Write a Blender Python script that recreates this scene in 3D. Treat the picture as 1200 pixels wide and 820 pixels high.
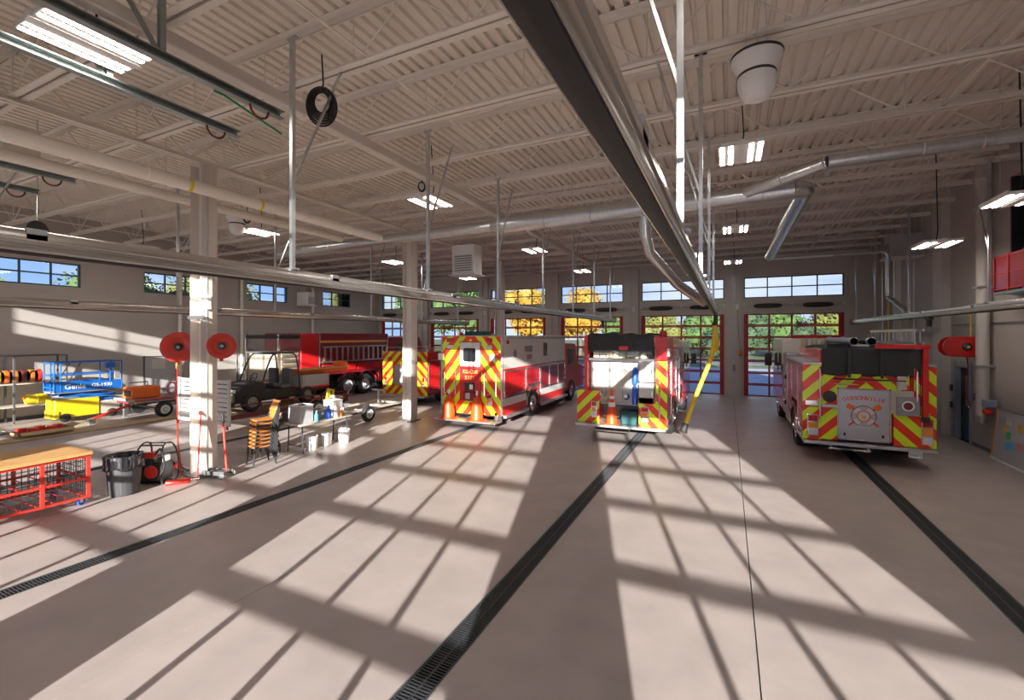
import bpy, bmesh, math, random
from math import sin, cos, pi, radians
from mathutils import Vector, Matrix
random.seed(7)
for o in list(bpy.data.objects): bpy.data.objects.remove(o)
S = bpy.context.scene
C = S.collection
# ---------------------------------------------------------------- camera
cam = bpy.data.cameras.new('camera'); camo = bpy.data.objects.new('camera', cam); C.objects.link(camo)
cam.sensor_fit = 'HORIZONTAL'; cam.sensor_width = 36; cam.lens = 530/1200*36
cam.shift_y = -17/1200; cam.clip_start = 0.05; cam.clip_end = 900
camo.location = (0, 0, 3.0); camo.rotation_euler = (pi/2, 0, math.atan(253/530))
S.camera = camo
# ---------------------------------------------------------------- exposure
S.view_settings.view_transform = 'Standard'; S.view_settings.look = 'None'
S.view_settings.gamma = 1; S.view_settings.use_curve_mapping = False
S.view_settings.exposure = 0.30
# ---------------------------------------------------------------- sky
W = bpy.data.worlds.new('sky'); S.world = W; W.use_nodes = True
nt = W.node_tree; nt.nodes.clear()
out = nt.nodes.new('ShaderNodeOutputWorld'); bg = nt.nodes.new('ShaderNodeBackground')
tc = nt.nodes.new('ShaderNodeTexCoord'); sep = nt.nodes.new('ShaderNodeSeparateXYZ')
ramp = nt.nodes.new('ShaderNodeValToRGB')
nt.links.new(tc.outputs['Generated'], sep.inputs[0]); nt.links.new(sep.outputs['Z'], ramp.inputs[0])
ramp.color_ramp.elements[0].position = 0.0; ramp.color_ramp.elements[0].color = (0.34, 0.50, 0.78, 1)
ramp.color_ramp.elements[1].position = 0.35; ramp.color_ramp.elements[1].color = (0.10, 0.24, 0.62, 1)
mp = nt.nodes.new('ShaderNodeMapping'); mp.inputs['Scale'].default_value = (1.6, 1.6, 6)
nz = nt.nodes.new('ShaderNodeTexNoise'); nz.inputs['Scale'].default_value = 2.2; nz.inputs['Detail'].default_value = 6
nt.links.new(tc.outputs['Generated'], mp.inputs[0]); nt.links.new(mp.outputs[0], nz.inputs['Vector'])
cr = nt.nodes.new('ShaderNodeValToRGB'); cr.color_ramp.elements[0].position = .47; cr.color_ramp.elements[1].position = .66
bank = nt.nodes.new('ShaderNodeMath'); bank.operation = 'MULTIPLY_ADD'; bank.inputs[1].default_value = .26; bank.inputs[2].default_value = -.14
add_ = nt.nodes.new('ShaderNodeMath'); add_.operation = 'ADD'
nt.links.new(sep.outputs['Y'], bank.inputs[0]); nt.links.new(bank.outputs[0], add_.inputs[0]); nt.links.new(nz.outputs['Fac'], add_.inputs[1]); nt.links.new(add_.outputs[0], cr.inputs[0])
mx = nt.nodes.new('ShaderNodeMix'); mx.data_type = 'RGBA'
nt.links.new(cr.outputs[0], mx.inputs[0]); nt.links.new(ramp.outputs[0], mx.inputs[6]); mx.inputs[7].default_value = (0.60, 0.65, 0.74, 1)
nt.links.new(mx.outputs[2], bg.inputs[0]); bg.inputs[1].default_value = 1.25
nt.links.new(bg.outputs[0], out.inputs[0])
# ---------------------------------------------------------------- sun, low and behind the camera
sd = bpy.data.lights.new('sun', 'SUN'); sd.energy = 16.5; sd.color = (1.0, 0.91, 0.84); sd.angle = radians(0.6)
so = bpy.data.objects.new('sun', sd); C.objects.link(so)
so.rotation_euler = Vector((-0.286, 0.9715, -0.240)).to_track_quat('-Z', 'Y').to_euler()
so.location = (0, -30, 30)

# ================================================================ helpers
class MB:
    def __init__(s): s.v = []; s.f = []; s.m = []
    def _add(s, vs, fs, m):
        b = len(s.v); s.v += [tuple(p) for p in vs]
        s.f += [tuple(i+b for i in f) for f in fs]; s.m += [m]*len(fs); return s
    def box(s, x0, x1, y0, y1, z0, z1, m=0):
        vs = [(x, y, z) for z in (z0, z1) for y in (y0, y1) for x in (x0, x1)]
        return s._add(vs, [(0,2,3,1),(4,5,7,6),(0,1,5,4),(2,6,7,3),(0,4,6,2),(1,3,7,5)], m)
    def obox(s, c, size, rot, m=0):
        hx, hy, hz = [a/2 for a in size]
        vs = [Vector(c) + rot @ Vector((x, y, z)) for z in (-hz, hz) for y in (-hy, hy) for x in (-hx, hx)]
        return s._add(vs, [(0,2,3,1),(4,5,7,6),(0,1,5,4),(2,6,7,3),(0,4,6,2),(1,3,7,5)], m)
    def bar(s, p0, p1, w, h, m=0, up=(0,0,1)):
        p0, p1 = Vector(p0), Vector(p1); d = p1-p0; L = d.length; d.normalize()
        u = Vector(up)
        if abs(d.dot(u)) > .98: u = Vector((0,1,0))
        r = d.cross(u).normalized(); u = r.cross(d)
        R = Matrix((r, d, u)).transposed()
        return s.obox((p0+p1)/2, (w, L, h), R, m)
    def cyl(s, p0, p1, r0, r1=None, n=12, m=0, caps=True):
        if r1 is None: r1 = r0
        p0, p1 = Vector(p0), Vector(p1); d = (p1-p0).normalized()
        a = Vector((0,0,1)) if abs(d.z) < .9 else Vector((1,0,0))
        u = d.cross(a).normalized(); w = d.cross(u)
        vs = []
        for p, r in ((p0, r0), (p1, r1)):
            for i in range(n):
                t = 2*pi*i/n; vs.append(p + u*(r*cos(t)) + w*(r*sin(t)))
        fs = [(i, (i+1) % n, n+(i+1) % n, n+i) for i in range(n)]
        if caps: fs += [tuple(range(n-1, -1, -1)), tuple(range(n, 2*n))]
        return s._add(vs, fs, m)
    def tube(s, pts, r, n=8, m=0, closed=False):
        pts = [Vector(p) for p in pts]; N = len(pts); vs = []; prev = None
        for i, p in enumerate(pts):
            if closed: d = pts[(i+1) % N]-pts[i-1]
            else: d = pts[min(i+1, N-1)]-pts[max(i-1, 0)]
            d.normalize()
            if prev is None:
                a = Vector((0,0,1)) if abs(d.z) < .9 else Vector((1,0,0)); u = d.cross(a).normalized()
            else:
                u = (prev - d*prev.dot(d)).normalized()
            prev = u; w = d.cross(u)
            for k in range(n):
                t = 2*pi*k/n; vs.append(p + u*(r*cos(t)) + w*(r*sin(t)))
        fs = []
        for i in range(N if closed else N-1):
            j = (i+1) % N
            fs += [(i*n+k, i*n+(k+1) % n, j*n+(k+1) % n, j*n+k) for k in range(n)]
        if not closed: fs += [tuple(range(n-1, -1, -1)), tuple((N-1)*n+k for k in range(n))]
        return s._add(vs, fs, m)
    def lathe(s, prof, c=(0,0,0), axis=(0,0,1), n=20, m=0):
        ax = Vector(axis).normalized(); a = Vector((0,0,1)) if abs(ax.z) < .9 else Vector((1,0,0))
        u = ax.cross(a).normalized(); w = ax.cross(u); c = Vector(c); vs = []
        for r, h in prof:
            for i in range(n):
                t = 2*pi*i/n; vs.append(c + ax*h + u*(r*cos(t)) + w*(r*sin(t)))
        fs = []
        for j in range(len(prof)-1):
            fs += [(j*n+i, j*n+(i+1) % n, (j+1)*n+(i+1) % n, (j+1)*n+i) for i in range(n)]
        fs += [tuple(range(n-1, -1, -1)), tuple((len(prof)-1)*n+i for i in range(n))]
        return s._add(vs, fs, m)
    def prism(s, poly, axis, a, b, m=0):
        # poly: 2D list; axis x: (y,z), y: (x,z), z: (x,y)
        def P(q, h): return {'x': (h, q[0], q[1]), 'y': (q[0], h, q[1]), 'z': (q[0], q[1], h)}[axis]
        n = len(poly); vs = [P(q, a) for q in poly]+[P(q, b) for q in poly]
        fs = [tuple(range(n-1, -1, -1)), tuple(range(n, 2*n))]+[(i, (i+1) % n, n+(i+1) % n, n+i) for i in range(n)]
        return s._add(vs, fs, m)
    def sphere(s, c, r, n=12, m=0, sc=(1,1,1)):
        k = n//2; prof = []; vs = []; c = Vector(c)
        for j in range(k+1):
            t = pi*j/k
            for i in range(n):
                q = 2*pi*i/n
                vs.append(c+Vector((r*sc[0]*sin(t)*cos(q), r*sc[1]*sin(t)*sin(q), r*sc[2]*cos(t))))
        fs = [(j*n+i, (j+1)*n+i, (j+1)*n+(i+1) % n, j*n+(i+1) % n) for j in range(k) for i in range(n)]
        return s._add(vs, fs, m)
    def mesh(s, name, mats):
        me = bpy.data.meshes.new(name); me.from_pydata(s.v, [], s.f)
        if not isinstance(mats, (list, tuple)): mats = [mats]
        for q in mats: me.materials.append(M[q] if isinstance(q, str) else q)
        me.polygons.foreach_set('material_index', s.m)
        bm = bmesh.new(); bm.from_mesh(me)
        bmesh.ops.recalc_face_normals(bm, faces=bm.faces); bm.to_mesh(me); bm.free()
        me.shade_smooth(); me.set_sharp_from_angle(angle=radians(38)); me.update()
        return me
    def build(s, name, mats, parent=None, loc=None, bevel=0):
        o = bpy.data.objects.new(name, s.mesh(name, mats)); C.objects.link(o)
        if parent: o.parent = parent
        if loc: o.location = loc
        if bevel:
            b = o.modifiers.new('bevel', 'BEVEL'); b.width = bevel; b.segments = 2; b.limit_method = 'ANGLE'
        return o
def tag(o, label, cat, group=None):
    o['label'] = label; o['category'] = cat
    if group: o['group'] = group
    return o
def struct(o): o['kind'] = 'structure'; return o
def thing(name, label, cat, loc=(0,0,0), rz=0, group=None):
    o = bpy.data.objects.new(name, None); C.objects.link(o); o.empty_display_size = .1
    o.location = loc; o.rotation_euler = (0, 0, rz)
    return tag(o, label, cat, group)
def sempty(name, loc=(0,0,0)):
    o = bpy.data.objects.new(name, None); C.objects.link(o); o.location = loc; return struct(o)
def copy_tree(o, parent=None):
    c = o.copy(); C.objects.link(c); c.parent = parent
    for ch in list(o.children): copy_tree(ch, c)
    return c
def inst(src, parent, loc=(0,0,0), name=None):
    c = src.copy(); C.objects.link(c); c.parent = parent; c.location = loc; return c
def text(parent, s, size, loc, rot, mat, name='lettering', sx=1, ext=.002, align='CENTER'):
    cu = bpy.data.curves.new(name, 'FONT'); cu.body = s; cu.size = size; cu.extrude = ext
    cu.align_x = align; cu.align_y = 'CENTER'; cu.resolution_u = 3; cu.offset = size*.012
    t = bpy.data.objects.new(name, cu); C.objects.link(t)
    dg = bpy.context.evaluated_depsgraph_get(); me = bpy.data.meshes.new_from_object(t.evaluated_get(dg))
    bpy.data.objects.remove(t)
    o = bpy.data.objects.new(name, me); C.objects.link(o); me.materials.clear(); me.materials.append(M[mat])
    o.parent = parent; o.location = loc; o.rotation_euler = rot; o.scale = (sx, 1, 1)
    return o

# ================================================================ materials
M = {}
def mat(name, col, rough=.5, metal=0, var=.12, vs=6, bump=0, bs=60, spec=.5, coat=0):
    m = bpy.data.materials.new(name); m.use_nodes = True; t = m.node_tree; b = t.nodes['Principled BSDF']
    b.inputs['Roughness'].default_value = rough; b.inputs['Metallic'].default_value = metal
    b.inputs['Specular IOR Level'].default_value = spec; b.inputs['Coat Weight'].default_value = coat
    tc = t.nodes.new('ShaderNodeTexCoord')
    n = t.nodes.new('ShaderNodeTexNoise'); n.inputs['Scale'].default_value = vs; n.inputs['Detail'].default_value = 4
    t.links.new(tc.outputs['Object'], n.inputs['Vector'])
    mx = t.nodes.new('ShaderNodeMix'); mx.data_type = 'RGBA'
    mx.inputs[6].default_value = (*[c*(1-var) for c in col], 1); mx.inputs[7].default_value = (*[min(1, c*(1+var)) for c in col], 1)
    t.links.new(n.outputs['Fac'], mx.inputs[0]); t.links.new(mx.outputs[2], b.inputs['Base Color'])
    if bump:
        n2 = t.nodes.new('ShaderNodeTexNoise'); n2.inputs['Scale'].default_value = bs; n2.inputs['Detail'].default_value = 3
        t.links.new(tc.outputs['Object'], n2.inputs['Vector'])
        bp = t.nodes.new('ShaderNodeBump'); bp.inputs['Strength'].default_value = bump; bp.inputs['Distance'].default_value = .01
        t.links.new(n2.outputs['Fac'], bp.inputs['Height']); t.links.new(bp.outputs[0], b.inputs['Normal'])
    M[name] = m; return m
def nodes(name): return M[name].node_tree
mat('white_steel', (.84, .78, .70), .45, var=.05)
mat('deck_white', (.84, .77, .68), .55, var=.05, vs=1.5)
mat('wall_paint', (.50, .455, .42), .6, var=.05, vs=1.2, bump=.08, bs=40)
mat('pilaster', (.58, .54, .50), .6, var=.06, vs=2)
mat('wall_far_paint', (.56, .52, .47), .6, var=.05, vs=2)
mat('galv', (.60, .62, .64), .32, .9, var=.18, vs=14)
mat('galv_dark', (.34, .38, .38), .42, .8, var=.2, vs=10)
mat('alu', (.60, .57, .54), .26, .85, var=.06, vs=3)
mat('chrome', (.85, .85, .86), .12, 1, var=.04)
mat('plate', (.62, .62, .63), .3, .85, var=.1, vs=40, bump=.25, bs=90)
mat('black_rubber', (.02, .02, .022), .6, var=.2)
mat('black_paint', (.03, .03, .033), .4, var=.2)
mat('tarp', (.030, .031, .034), .75, var=.3, vs=3, bump=.3, bs=8)
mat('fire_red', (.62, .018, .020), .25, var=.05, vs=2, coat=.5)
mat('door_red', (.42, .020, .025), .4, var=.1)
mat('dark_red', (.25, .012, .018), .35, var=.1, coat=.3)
mat('bright_red', (.80, .045, .03), .4, var=.08)
mat('reel_red', (.56, .03, .012), .35, var=.08)
mat('panel_white', (.52, .505, .48), .4, var=.06, vs=3)
mat('body_white', (.68, .665, .63), .3, var=.03, coat=.4)
mat('lamp_white', (.80, .78, .76), .4, var=.03)
mat('plastic_white', (.82, .82, .82), .4, var=.04)
mat('plastic_grey', (.45, .45, .47), .45, var=.06)
mat('window_blue', (.05, .075, .12), .4, var=.1)
mat('dark_grey', (.10, .10, .105), .5, var=.15)
mat('mid_grey', (.26, .26, .27), .5, var=.1)
mat('orange', (.85, .16, .02), .45, var=.08)
mat('cone_orange', (.78, .085, .01), .45, var=.05)
mat('chair_orange', (.55, .19, .035), .4, var=.12, vs=12)
mat('yellow', (.80, .62, .02), .4, var=.06)
mat('hose_yellow', (.78, .60, .04), .5, var=.1)
mat('lift_blue', (.012, .14, .52), .35, var=.05)
mat('blue', (.02, .10, .60), .35, var=.1)
mat('teal', (.01, .07, .075), .5, var=.1)
mat('green', (.05, .45, .08), .5, var=.1)
mat('sign_green', (.02, .30, .10), .5)
mat('pink', (.75, .25, .35), .5, var=.1)
mat('wood', (.62, .35, .13), .5, var=.25, vs=5)
mat('lumber', (.55, .40, .24), .7, var=.25, vs=6)
mat('cardboard', (.50, .36, .20), .8, var=.12)
mat('tan_dark', (.30, .26, .21), .6, var=.1)
mat('beige', (.55, .50, .42), .6, var=.08)
mat('door_green', (.02, .045, .045), .45, var=.1)
mat('blue_grey', (.30, .36, .46), .5, var=.08)
mat('gold', (.80, .50, .12), .4, .3, var=.05)
mat('lens_red', (.55, .01, .01), .15, var=.05, coat=1)
mat('lens_amber', (.85, .28, .02), .15, var=.05, coat=1)
mat('lens_clear', (.75, .75, .78), .1, .3, var=.03, coat=1)
mat('hose_jacket', (.50, .46, .34), .8, var=.25, vs=30)
mat('concrete_curb', (.42, .40, .37), .8, var=.1, bump=.2)
mat('asphalt', (.10, .105, .125), .85, var=.15, vs=2, bump=.2)
mat('apron', (.30, .31, .34), .8, var=.1, vs=.6)
mat('grass', (.085, .115, .035), .9, var=.35, vs=1.5, bump=.5, bs=20)
mat('bark', (.10, .075, .05), .9, var=.2)
mat('leaf_green', (.050, .095, .018), .7, var=.5, vs=1.2)
mat('leaf_dark', (.028, .055, .016), .7, var=.5, vs=1.2)
mat('leaf_yellow', (.27, .15, .010), .7, var=.35, vs=1.2)
mat('leaf_olive', (.11, .115, .02), .7, var=.4, vs=1.2)
mat('tyre', (.022, .022, .024), .7, var=.2)
mat('beam_cap', (.70, .63, .57), .45, var=.04)
mat('burgundy', (.16, .02, .03), .5, var=.15)
mat('sky_blue_plastic', (.10, .50, .75), .35)
mat('grate_iron', (.055, .06, .066), .5, .4, var=.3, vs=9)
mat('trench_dark', (.012, .012, .013), .9)
mat('bag_black', (.02, .02, .023), .25, var=.3, vs=20, bump=.6, bs=18)
mat('can_grey', (.06, .062, .066), .5, var=.08)
mat('door_paper', (.62, .60, .56), .7, var=.08)
# concrete floor: trowelled, with stains and a soft sheen
m = mat('concrete', (.42, .36, .34), .42, var=.2, vs=1.8, bump=.03, bs=25, spec=.4)
t = m.node_tree; b = t.nodes['Principled BSDF']; tcn = [n for n in t.nodes if n.type == 'TEX_COORD'][0]
n3 = t.nodes.new('ShaderNodeTexNoise'); n3.inputs['Scale'].default_value = .35; n3.inputs['Detail'].default_value = 8; n3.inputs['Roughness'].default_value = .65
t.links.new(tcn.outputs['Object'], n3.inputs['Vector'])
r3 = t.nodes.new('ShaderNodeMapRange'); r3.inputs[1].default_value = .35; r3.inputs[2].default_value = .7; r3.inputs[3].default_value = .36; r3.inputs[4].default_value = .55
t.links.new(n3.outputs['Fac'], r3.inputs[0]); t.links.new(r3.outputs[0], b.inputs['Roughness'])
# masonry wall: painted block, joints only a few millimetres deep
def block_mat(name, col):
    m = mat(name, col, .6, var=.05, vs=1.2); t = m.node_tree; b = t.nodes['Principled BSDF']
    tcn = [n for n in t.nodes if n.type == 'TEX_COORD'][0]
    mp = t.nodes.new('ShaderNodeMapping'); mp.inputs['Rotation'].default_value = (pi/2, 0, pi/2)
    t.links.new(tcn.outputs['Object'], mp.inputs[0])
    br = t.nodes.new('ShaderNodeTexBrick'); br.inputs['Scale'].default_value = 1; br.inputs['Brick Width'].default_value = .4; br.inputs['Row Height'].default_value = .2
    br.inputs['Mortar Size'].default_value = .006; br.inputs['Color1'].default_value = (1,1,1,1); br.inputs['Color2'].default_value = (.96,.96,.96,1); br.inputs['Mortar'].default_value = (.35,.35,.35,1)
    t.links.new(mp.outputs[0], br.inputs['Vector'])
    bp = t.nodes.new('ShaderNodeBump'); bp.inputs['Strength'].default_value = .5; bp.inputs['Distance'].default_value = .008
    t.links.new(br.outputs['Color'], bp.inputs['Height']); t.links.new(bp.outputs[0], b.inputs['Normal'])
block_mat('wall_block', (.47, .43, .40))
# chevron tape (fluorescent lime and red), peak on the centre line of the part's thing
def chevron(name, pitch, k=1.0, off=0, x0=0):
    m = mat(name, (.5, .5, .5), .35, var=0, coat=.3); t = m.node_tree; b = t.nodes['Principled BSDF']
    tcn = [n for n in t.nodes if n.type == 'TEX_COORD'][0]
    sp = t.nodes.new('ShaderNodeSeparateXYZ'); t.links.new(tcn.outputs['Object'], sp.inputs[0])
    def math_(op, a, b_=None):
        q = t.nodes.new('ShaderNodeMath'); q.operation = op
        for i, z in enumerate((a, b_)):
            if z is None: continue
            if isinstance(z, (int, float)): q.inputs[i].default_value = z
            else: t.links.new(z, q.inputs[i])
        return q.outputs[0]
    ax = math_('ABSOLUTE', math_('SUBTRACT', sp.outputs['X'], x0))
    v = math_('ADD', math_('MULTIPLY', ax, k), sp.outputs['Z'])
    fr = math_('FRACT', math_('DIVIDE', math_('ADD', v, 50*pitch+off), pitch))
    g = math_('GREATER_THAN', fr, .5)
    mx = t.nodes.new('ShaderNodeMix'); mx.data_type = 'RGBA'
    mx.inputs[6].default_value = (.80, .04, .012, 1); mx.inputs[7].default_value = (.70, .86, .02, 1)
    t.links.new(g, mx.inputs[0]); t.links.new(mx.outputs[2], b.inputs['Base Color'])
chevron('chev', .48, 1.0)
chevron('chev_amb', .60, 1.25, .1)
chevron('chev_small', .44, 1.0)
# diagonal stripes, plain wood grain for the cart and planks
def glass_mat(name, tint=(.93, .96, .97), refl=.10):
    m = bpy.data.materials.new(name); m.use_nodes = True; t = m.node_tree; t.nodes.clear()
    o = t.nodes.new('ShaderNodeOutputMaterial'); tr = t.nodes.new('ShaderNodeBsdfTransparent'); gl = t.nodes.new('ShaderNodeBsdfGlossy')
    tr.inputs[0].default_value = (*tint, 1); gl.inputs['Roughness'].default_value = .03
    fr = t.nodes.new('ShaderNodeFresnel'); fr.inputs[0].default_value = 1.45
    mx = t.nodes.new('ShaderNodeMixShader'); t.links.new(fr.outputs[0], mx.inputs[0]); t.links.new(tr.outputs[0], mx.inputs[1]); t.links.new(gl.outputs[0], mx.inputs[2])
    t.links.new(mx.outputs[0], o.inputs[0]); M[name] = m
glass_mat('glass')
def emis(name, col, st):
    m = bpy.data.materials.new(name); m.use_nodes = True; t = m.node_tree; b = t.nodes['Principled BSDF']
    b.inputs['Base Color'].default_value = (*col, 1); b.inputs['Emission Color'].default_value = (*col, 1); b.inputs['Emission Strength'].default_value = st; M[name] = m
emis('led', (1, .93, .83), 30)
emis('led_red', (1, .1, .05), 3)
mat('dark_glass', (.02, .022, .025), .08, 0, var=.1, spec=.7, coat=.5)
# ================================================================ the building
XL, XR, YB, YF, ZC = -22.7, 6.05, -0.5, 25.3, 7.55
DRAINS = [2.82, -2.38, -7.6, -12.85, -18.1]
# ---- ground outside
g = MB(); g.box(-300, 300, -120, 300, -.6, -.16); struct(g.build('ground', 'grass'))
g = MB(); g.box(-40, 20, YF+.3, 47, -.15, -.03); struct(g.build('apron_pavement', 'apron'))
g = MB(); g.box(-40, 20, -40, YB-.3, -.15, -.03); struct(g.build('rear_pavement', 'apron'))
g = MB(); g.box(-150, 150, 55, 63, -.155, -.10); struct(g.build('street', 'asphalt'))
# ---- floor: base, slabs between the trench drains and the sawn joints
fl = MB(); fl.box(XL-.3, XR+.3, YB-.3, YF+.3, -.6, -.09); floor = struct(fl.build('floor', 'trench_dark'))
TW = .15
xs = []
edges = [XL] + sum([[d-TW, d+TW] for d in sorted(DRAINS)], []) + [XR]
joints = [.25, -5.0, -10.2, -15.5, -20.6]
ycuts = [YB, 4.6, 11.0, 17.4, YF]
J = .006
for i in range(0, len(edges), 2):
    a, b_ = edges[i], edges[i+1]
    cuts = [a] + sorted(j for j in joints if a < j < b_) + [b_]
    for k in range(len(cuts)-1):
        x0 = cuts[k] + (J if k else 0); x1 = cuts[k+1] - (J if k < len(cuts)-2 else 0)
        m_ = MB(); m_.box(x0, x1, YB, YF, -.09, 0)
        m_.build('slab', 'concrete', floor)
# ---- trench drains
gm = MB()
for sx in (-1, 1): gm.box(sx*.125-.012, sx*.125+.012, 0, .498, -.035, -.004)
gm.box(-.012, .012, 0, .498, -.035, -.006)
for k in range(15): gm.box(-.125, .125, .008+k*.0332, .008+k*.0332+.015, -.03, -.005)
gme = gm.mesh('grate', 'grate_iron')
dlab = ['dark iron trench drain under the engine parked beside the right wall', 'dark iron trench drain under the engine with a cone on its tailboard',
        'dark iron trench drain leading to the rescue truck with two cones', 'dark iron trench drain running past the ladder and power tools', 'dark iron trench drain beside the scissor lift and lumber']
for d, lab in zip(DRAINS, dlab):
    r = thing('trench_drain', lab, 'drain', (d, YB, 0), 0, 'trench drains in the floor')
    m_ = MB()
    for sx in (-1, 1): m_.box(sx*.143-.007, sx*.143+.007, 0, YF-YB-.3, -.085, -.001)
    m_.build('drain_frame', 'galv_dark', r)
    for k in range(51):
        o = bpy.data.objects.new('grate', gme); C.objects.link(o); o.parent = r; o.location = (0, k*.5+.05, 0)
# ---- walls
def wall_with_openings(name, a0, a1, z1, openings, plane, lo, hi, m):
    # openings: list of (a, b, z0, z1) along the wall; plane 'y' or 'x'
    w = MB(); cuts = sorted(set([a0, a1] + [o[0] for o in openings] + [o[1] for o in openings]))
    for i in range(len(cuts)-1):
        c0, c1 = cuts[i], cuts[i+1]; mid = (c0+c1)/2
        holes = sorted([(o[2], o[3]) for o in openings if o[0] < mid < o[1]]); z = 0
        for h in holes+[(z1, z1)]:
            if h[0] > z+.001:
                if plane == 'y': w.box(c0, c1, lo, hi, z, h[0])
                else: w.box(lo, hi, c0, c1, z, h[0])
            z = h[1]
    return struct(w.build(name, m))
FAR = [(.72, 4.82), (-4.26, -.17), (-8.88, -5.25), (-13.58, -9.85), (-18.18, -14.45), (-22.45, -19.2)]
BACK = [(c-1.97, c+1.97) for c in (2.36, -2.78, -7.9, -13.1, -18.6)]
DH, WB, WT = 4.07, 4.85, 5.88
wall_with_openings('wall_far', XL-.3, XR+.3, ZC, [(a, b_, 0, DH) for a, b_ in FAR]+[(a, b_, WB, WT) for a, b_ in FAR], 'y', YF, YF+.3, 'wall_far_paint')
wall_with_openings('wall_back', XL-.3, XR+.3, ZC, [(a, b_, 0, DH) for a, b_ in BACK]+[(a, b_, WB, WT) for a, b_ in BACK], 'y', YB-.3, YB, 'wall_paint')
LWIN = [(5.3, 8.65), (10.75, 13.3), (15.35, 17.8), (20.3, 22.6)]
wall_with_openings('wall_left', YB-.3, YF, ZC, [(a, b_, 4.85, 5.75) for a, b_ in LWIN], 'x', XL-.3, XL, 'wall_block')
wall_with_openings('wall_right', YB-.3, YF, ZC, [(10.4, 14.75, 4.0, 6.75), (16.75, 17.6, 0, 2.12)], 'x', XR, XR+.3, 'wall_block')
# mezzanine room behind the right wall opening, corridor behind the door
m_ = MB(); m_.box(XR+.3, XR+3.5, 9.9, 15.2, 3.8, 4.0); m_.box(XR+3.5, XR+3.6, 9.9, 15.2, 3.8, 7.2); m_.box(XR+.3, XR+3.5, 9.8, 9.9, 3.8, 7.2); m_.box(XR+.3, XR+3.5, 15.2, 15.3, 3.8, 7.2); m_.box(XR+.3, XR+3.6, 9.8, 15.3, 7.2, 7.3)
struct(m_.build('mezzanine_room', 'black_paint'))  # interior coloured black to stand in for the room's shade
m_ = MB(); m_.box(XR+.3, XR+2, 16.3, 18.1, -.1, 0); m_.box(XR+2, XR+2.1, 16.3, 18.1, 0, 2.6); m_.box(XR+.3, XR+2, 16.2, 16.3, 0, 2.6); m_.box(XR+.3, XR+2, 18.1, 18.2, 0, 2.6); m_.box(XR+.3, XR+2.1, 16.2, 18.2, 2.6, 2.7)
struct(m_.build('corridor', 'dark_grey'))
struct(MB().box(XR-.01, XR+.3, 14.70, 14.752, 4.0, 6.75).build('door_trim', 'black_paint'))  # black lining added over the reveal so its lit face reads as shade
# pilasters proud of the far wall between the doors, base curbs
m_ = MB()
for i in range(len(FAR)-1):
    a = FAR[i+1][1]+.12; b_ = FAR[i][0]-.12
    struct(MB().box(a, b_, YF-.22, YF, 0, 6.6).build('wall_pilaster', 'pilaster'))
for y0 in (17.95, 21.5): struct(MB().box(XR-.22, XR, y0, y0+.65, 0, ZC).build('wall_pilaster', 'pilaster'))
struct(MB().box(XL, XL+.02, YB, YF, 0, .12).build('baseboard_left', 'dark_grey'))
struct(MB().box(XR-.02, XR, YB, 16.6, 0, .10).build('baseboard_right', 'dark_grey'))
# ---- ceiling: ribbed steel deck, ribs along the bays
prof = []; x = XL-.3; p = .203
while x < XR+.3:
    prof += [(x, ZC+.06), (x+.05, ZC+.06), (x+.066, ZC), (x+p-.016, ZC)]; x += p
prof.append((x, ZC+.06)); v = []; f_ = []
for y in (YB-.3, YF+.3): v += [(q[0], y, q[1]) for q in prof]
n = len(prof); f_ = [(i, i+1, n+i+1, n+i) for i in range(n-1)]
d_ = MB(); d_.v = v; d_.f = f_; d_.m = [0]*len(f_); struct(d_.build('ceiling', 'deck_white'))
struct(MB().box(XL-.3, XR+.3, YB-.3, YF+.3, ZC+.09, ZC+.35).build('roof', 'mid_grey'))
# ---- open web steel joists
JY = [1.40+1.68*k for k in range(-1, 15)]
for k, y in enumerate(JY):
    r = sempty('ceiling_joist', (0, y, 0)); m_ = MB()
    zt, zb = ZC, ZC-.82
    for s_ in (-1, 1):
        m_.box(XL, XR, s_*.065-.055, s_*.065+.055, zt-.012, zt); m_.box(XL, XR, s_*.014-.004, s_*.014+.004, zt-.09, zt)
    m_.build('top_chord', 'white_steel', r); m_ = MB()
    for s_ in (-1, 1):
        m_.box(XL+.6, XR-.4, s_*.06-.05, s_*.06+.05, zb, zb+.014); m_.box(XL+.6, XR-.4, s_*.014-.005, s_*.014+.005, zb, zb+.10)
    m_.build('bottom_chord', 'white_steel', r); m_ = MB(); x = XL+.3; w = 1.86
    while x < XR-w:
        m_.cyl((x, 0, zt-.05), (x+w/2, 0, zb+.05), .014, n=5); m_.cyl((x+w/2, 0, zb+.05), (x+w, 0, zt-.05), .014, n=5)
        m_.cyl((x+w/2, 0, zb+.05), (x+w/2, 0, zt-.05), .011, n=4); x += w
    m_.build('web', 'white_steel', r)
# bridging lines across the joists
for x in (3.2, -1.6, -4.4, -8.4, -12.6, -16.4, -20):
    b1 = MB(); b1.box(x-.02, x+.02, YB, YF, ZC-.79, ZC-.785); b1.box(x-.02, x-.016, YB, YF, ZC-.79, ZC-.75); struct(b1.build('ceiling_bridging', 'white_steel'))
# joist girder over the columns
m_ = MB(); GX = -10.15; GZ = ZC-.90
for s_ in (-1, 1): m_.box(GX+s_*.06-.04, GX+s_*.06+.04, YB, YF, GZ, GZ+.016); m_.box(GX+s_*.02-.006, GX+s_*.02+.006, YB, YF, GZ, GZ+.1)
for k in range(15): m_.bar((GX, -.28+1.68*k, ZC-.1), (GX, -.28+1.68*(k+.5), GZ+.05), .05, .05); m_.bar((GX, -.28+1.68*(k+.5), GZ+.05), (GX, -.28+1.68*(k+1), ZC-.1), .05, .05)
struct(m_.build('ceiling_girder', 'white_steel'))
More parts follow.
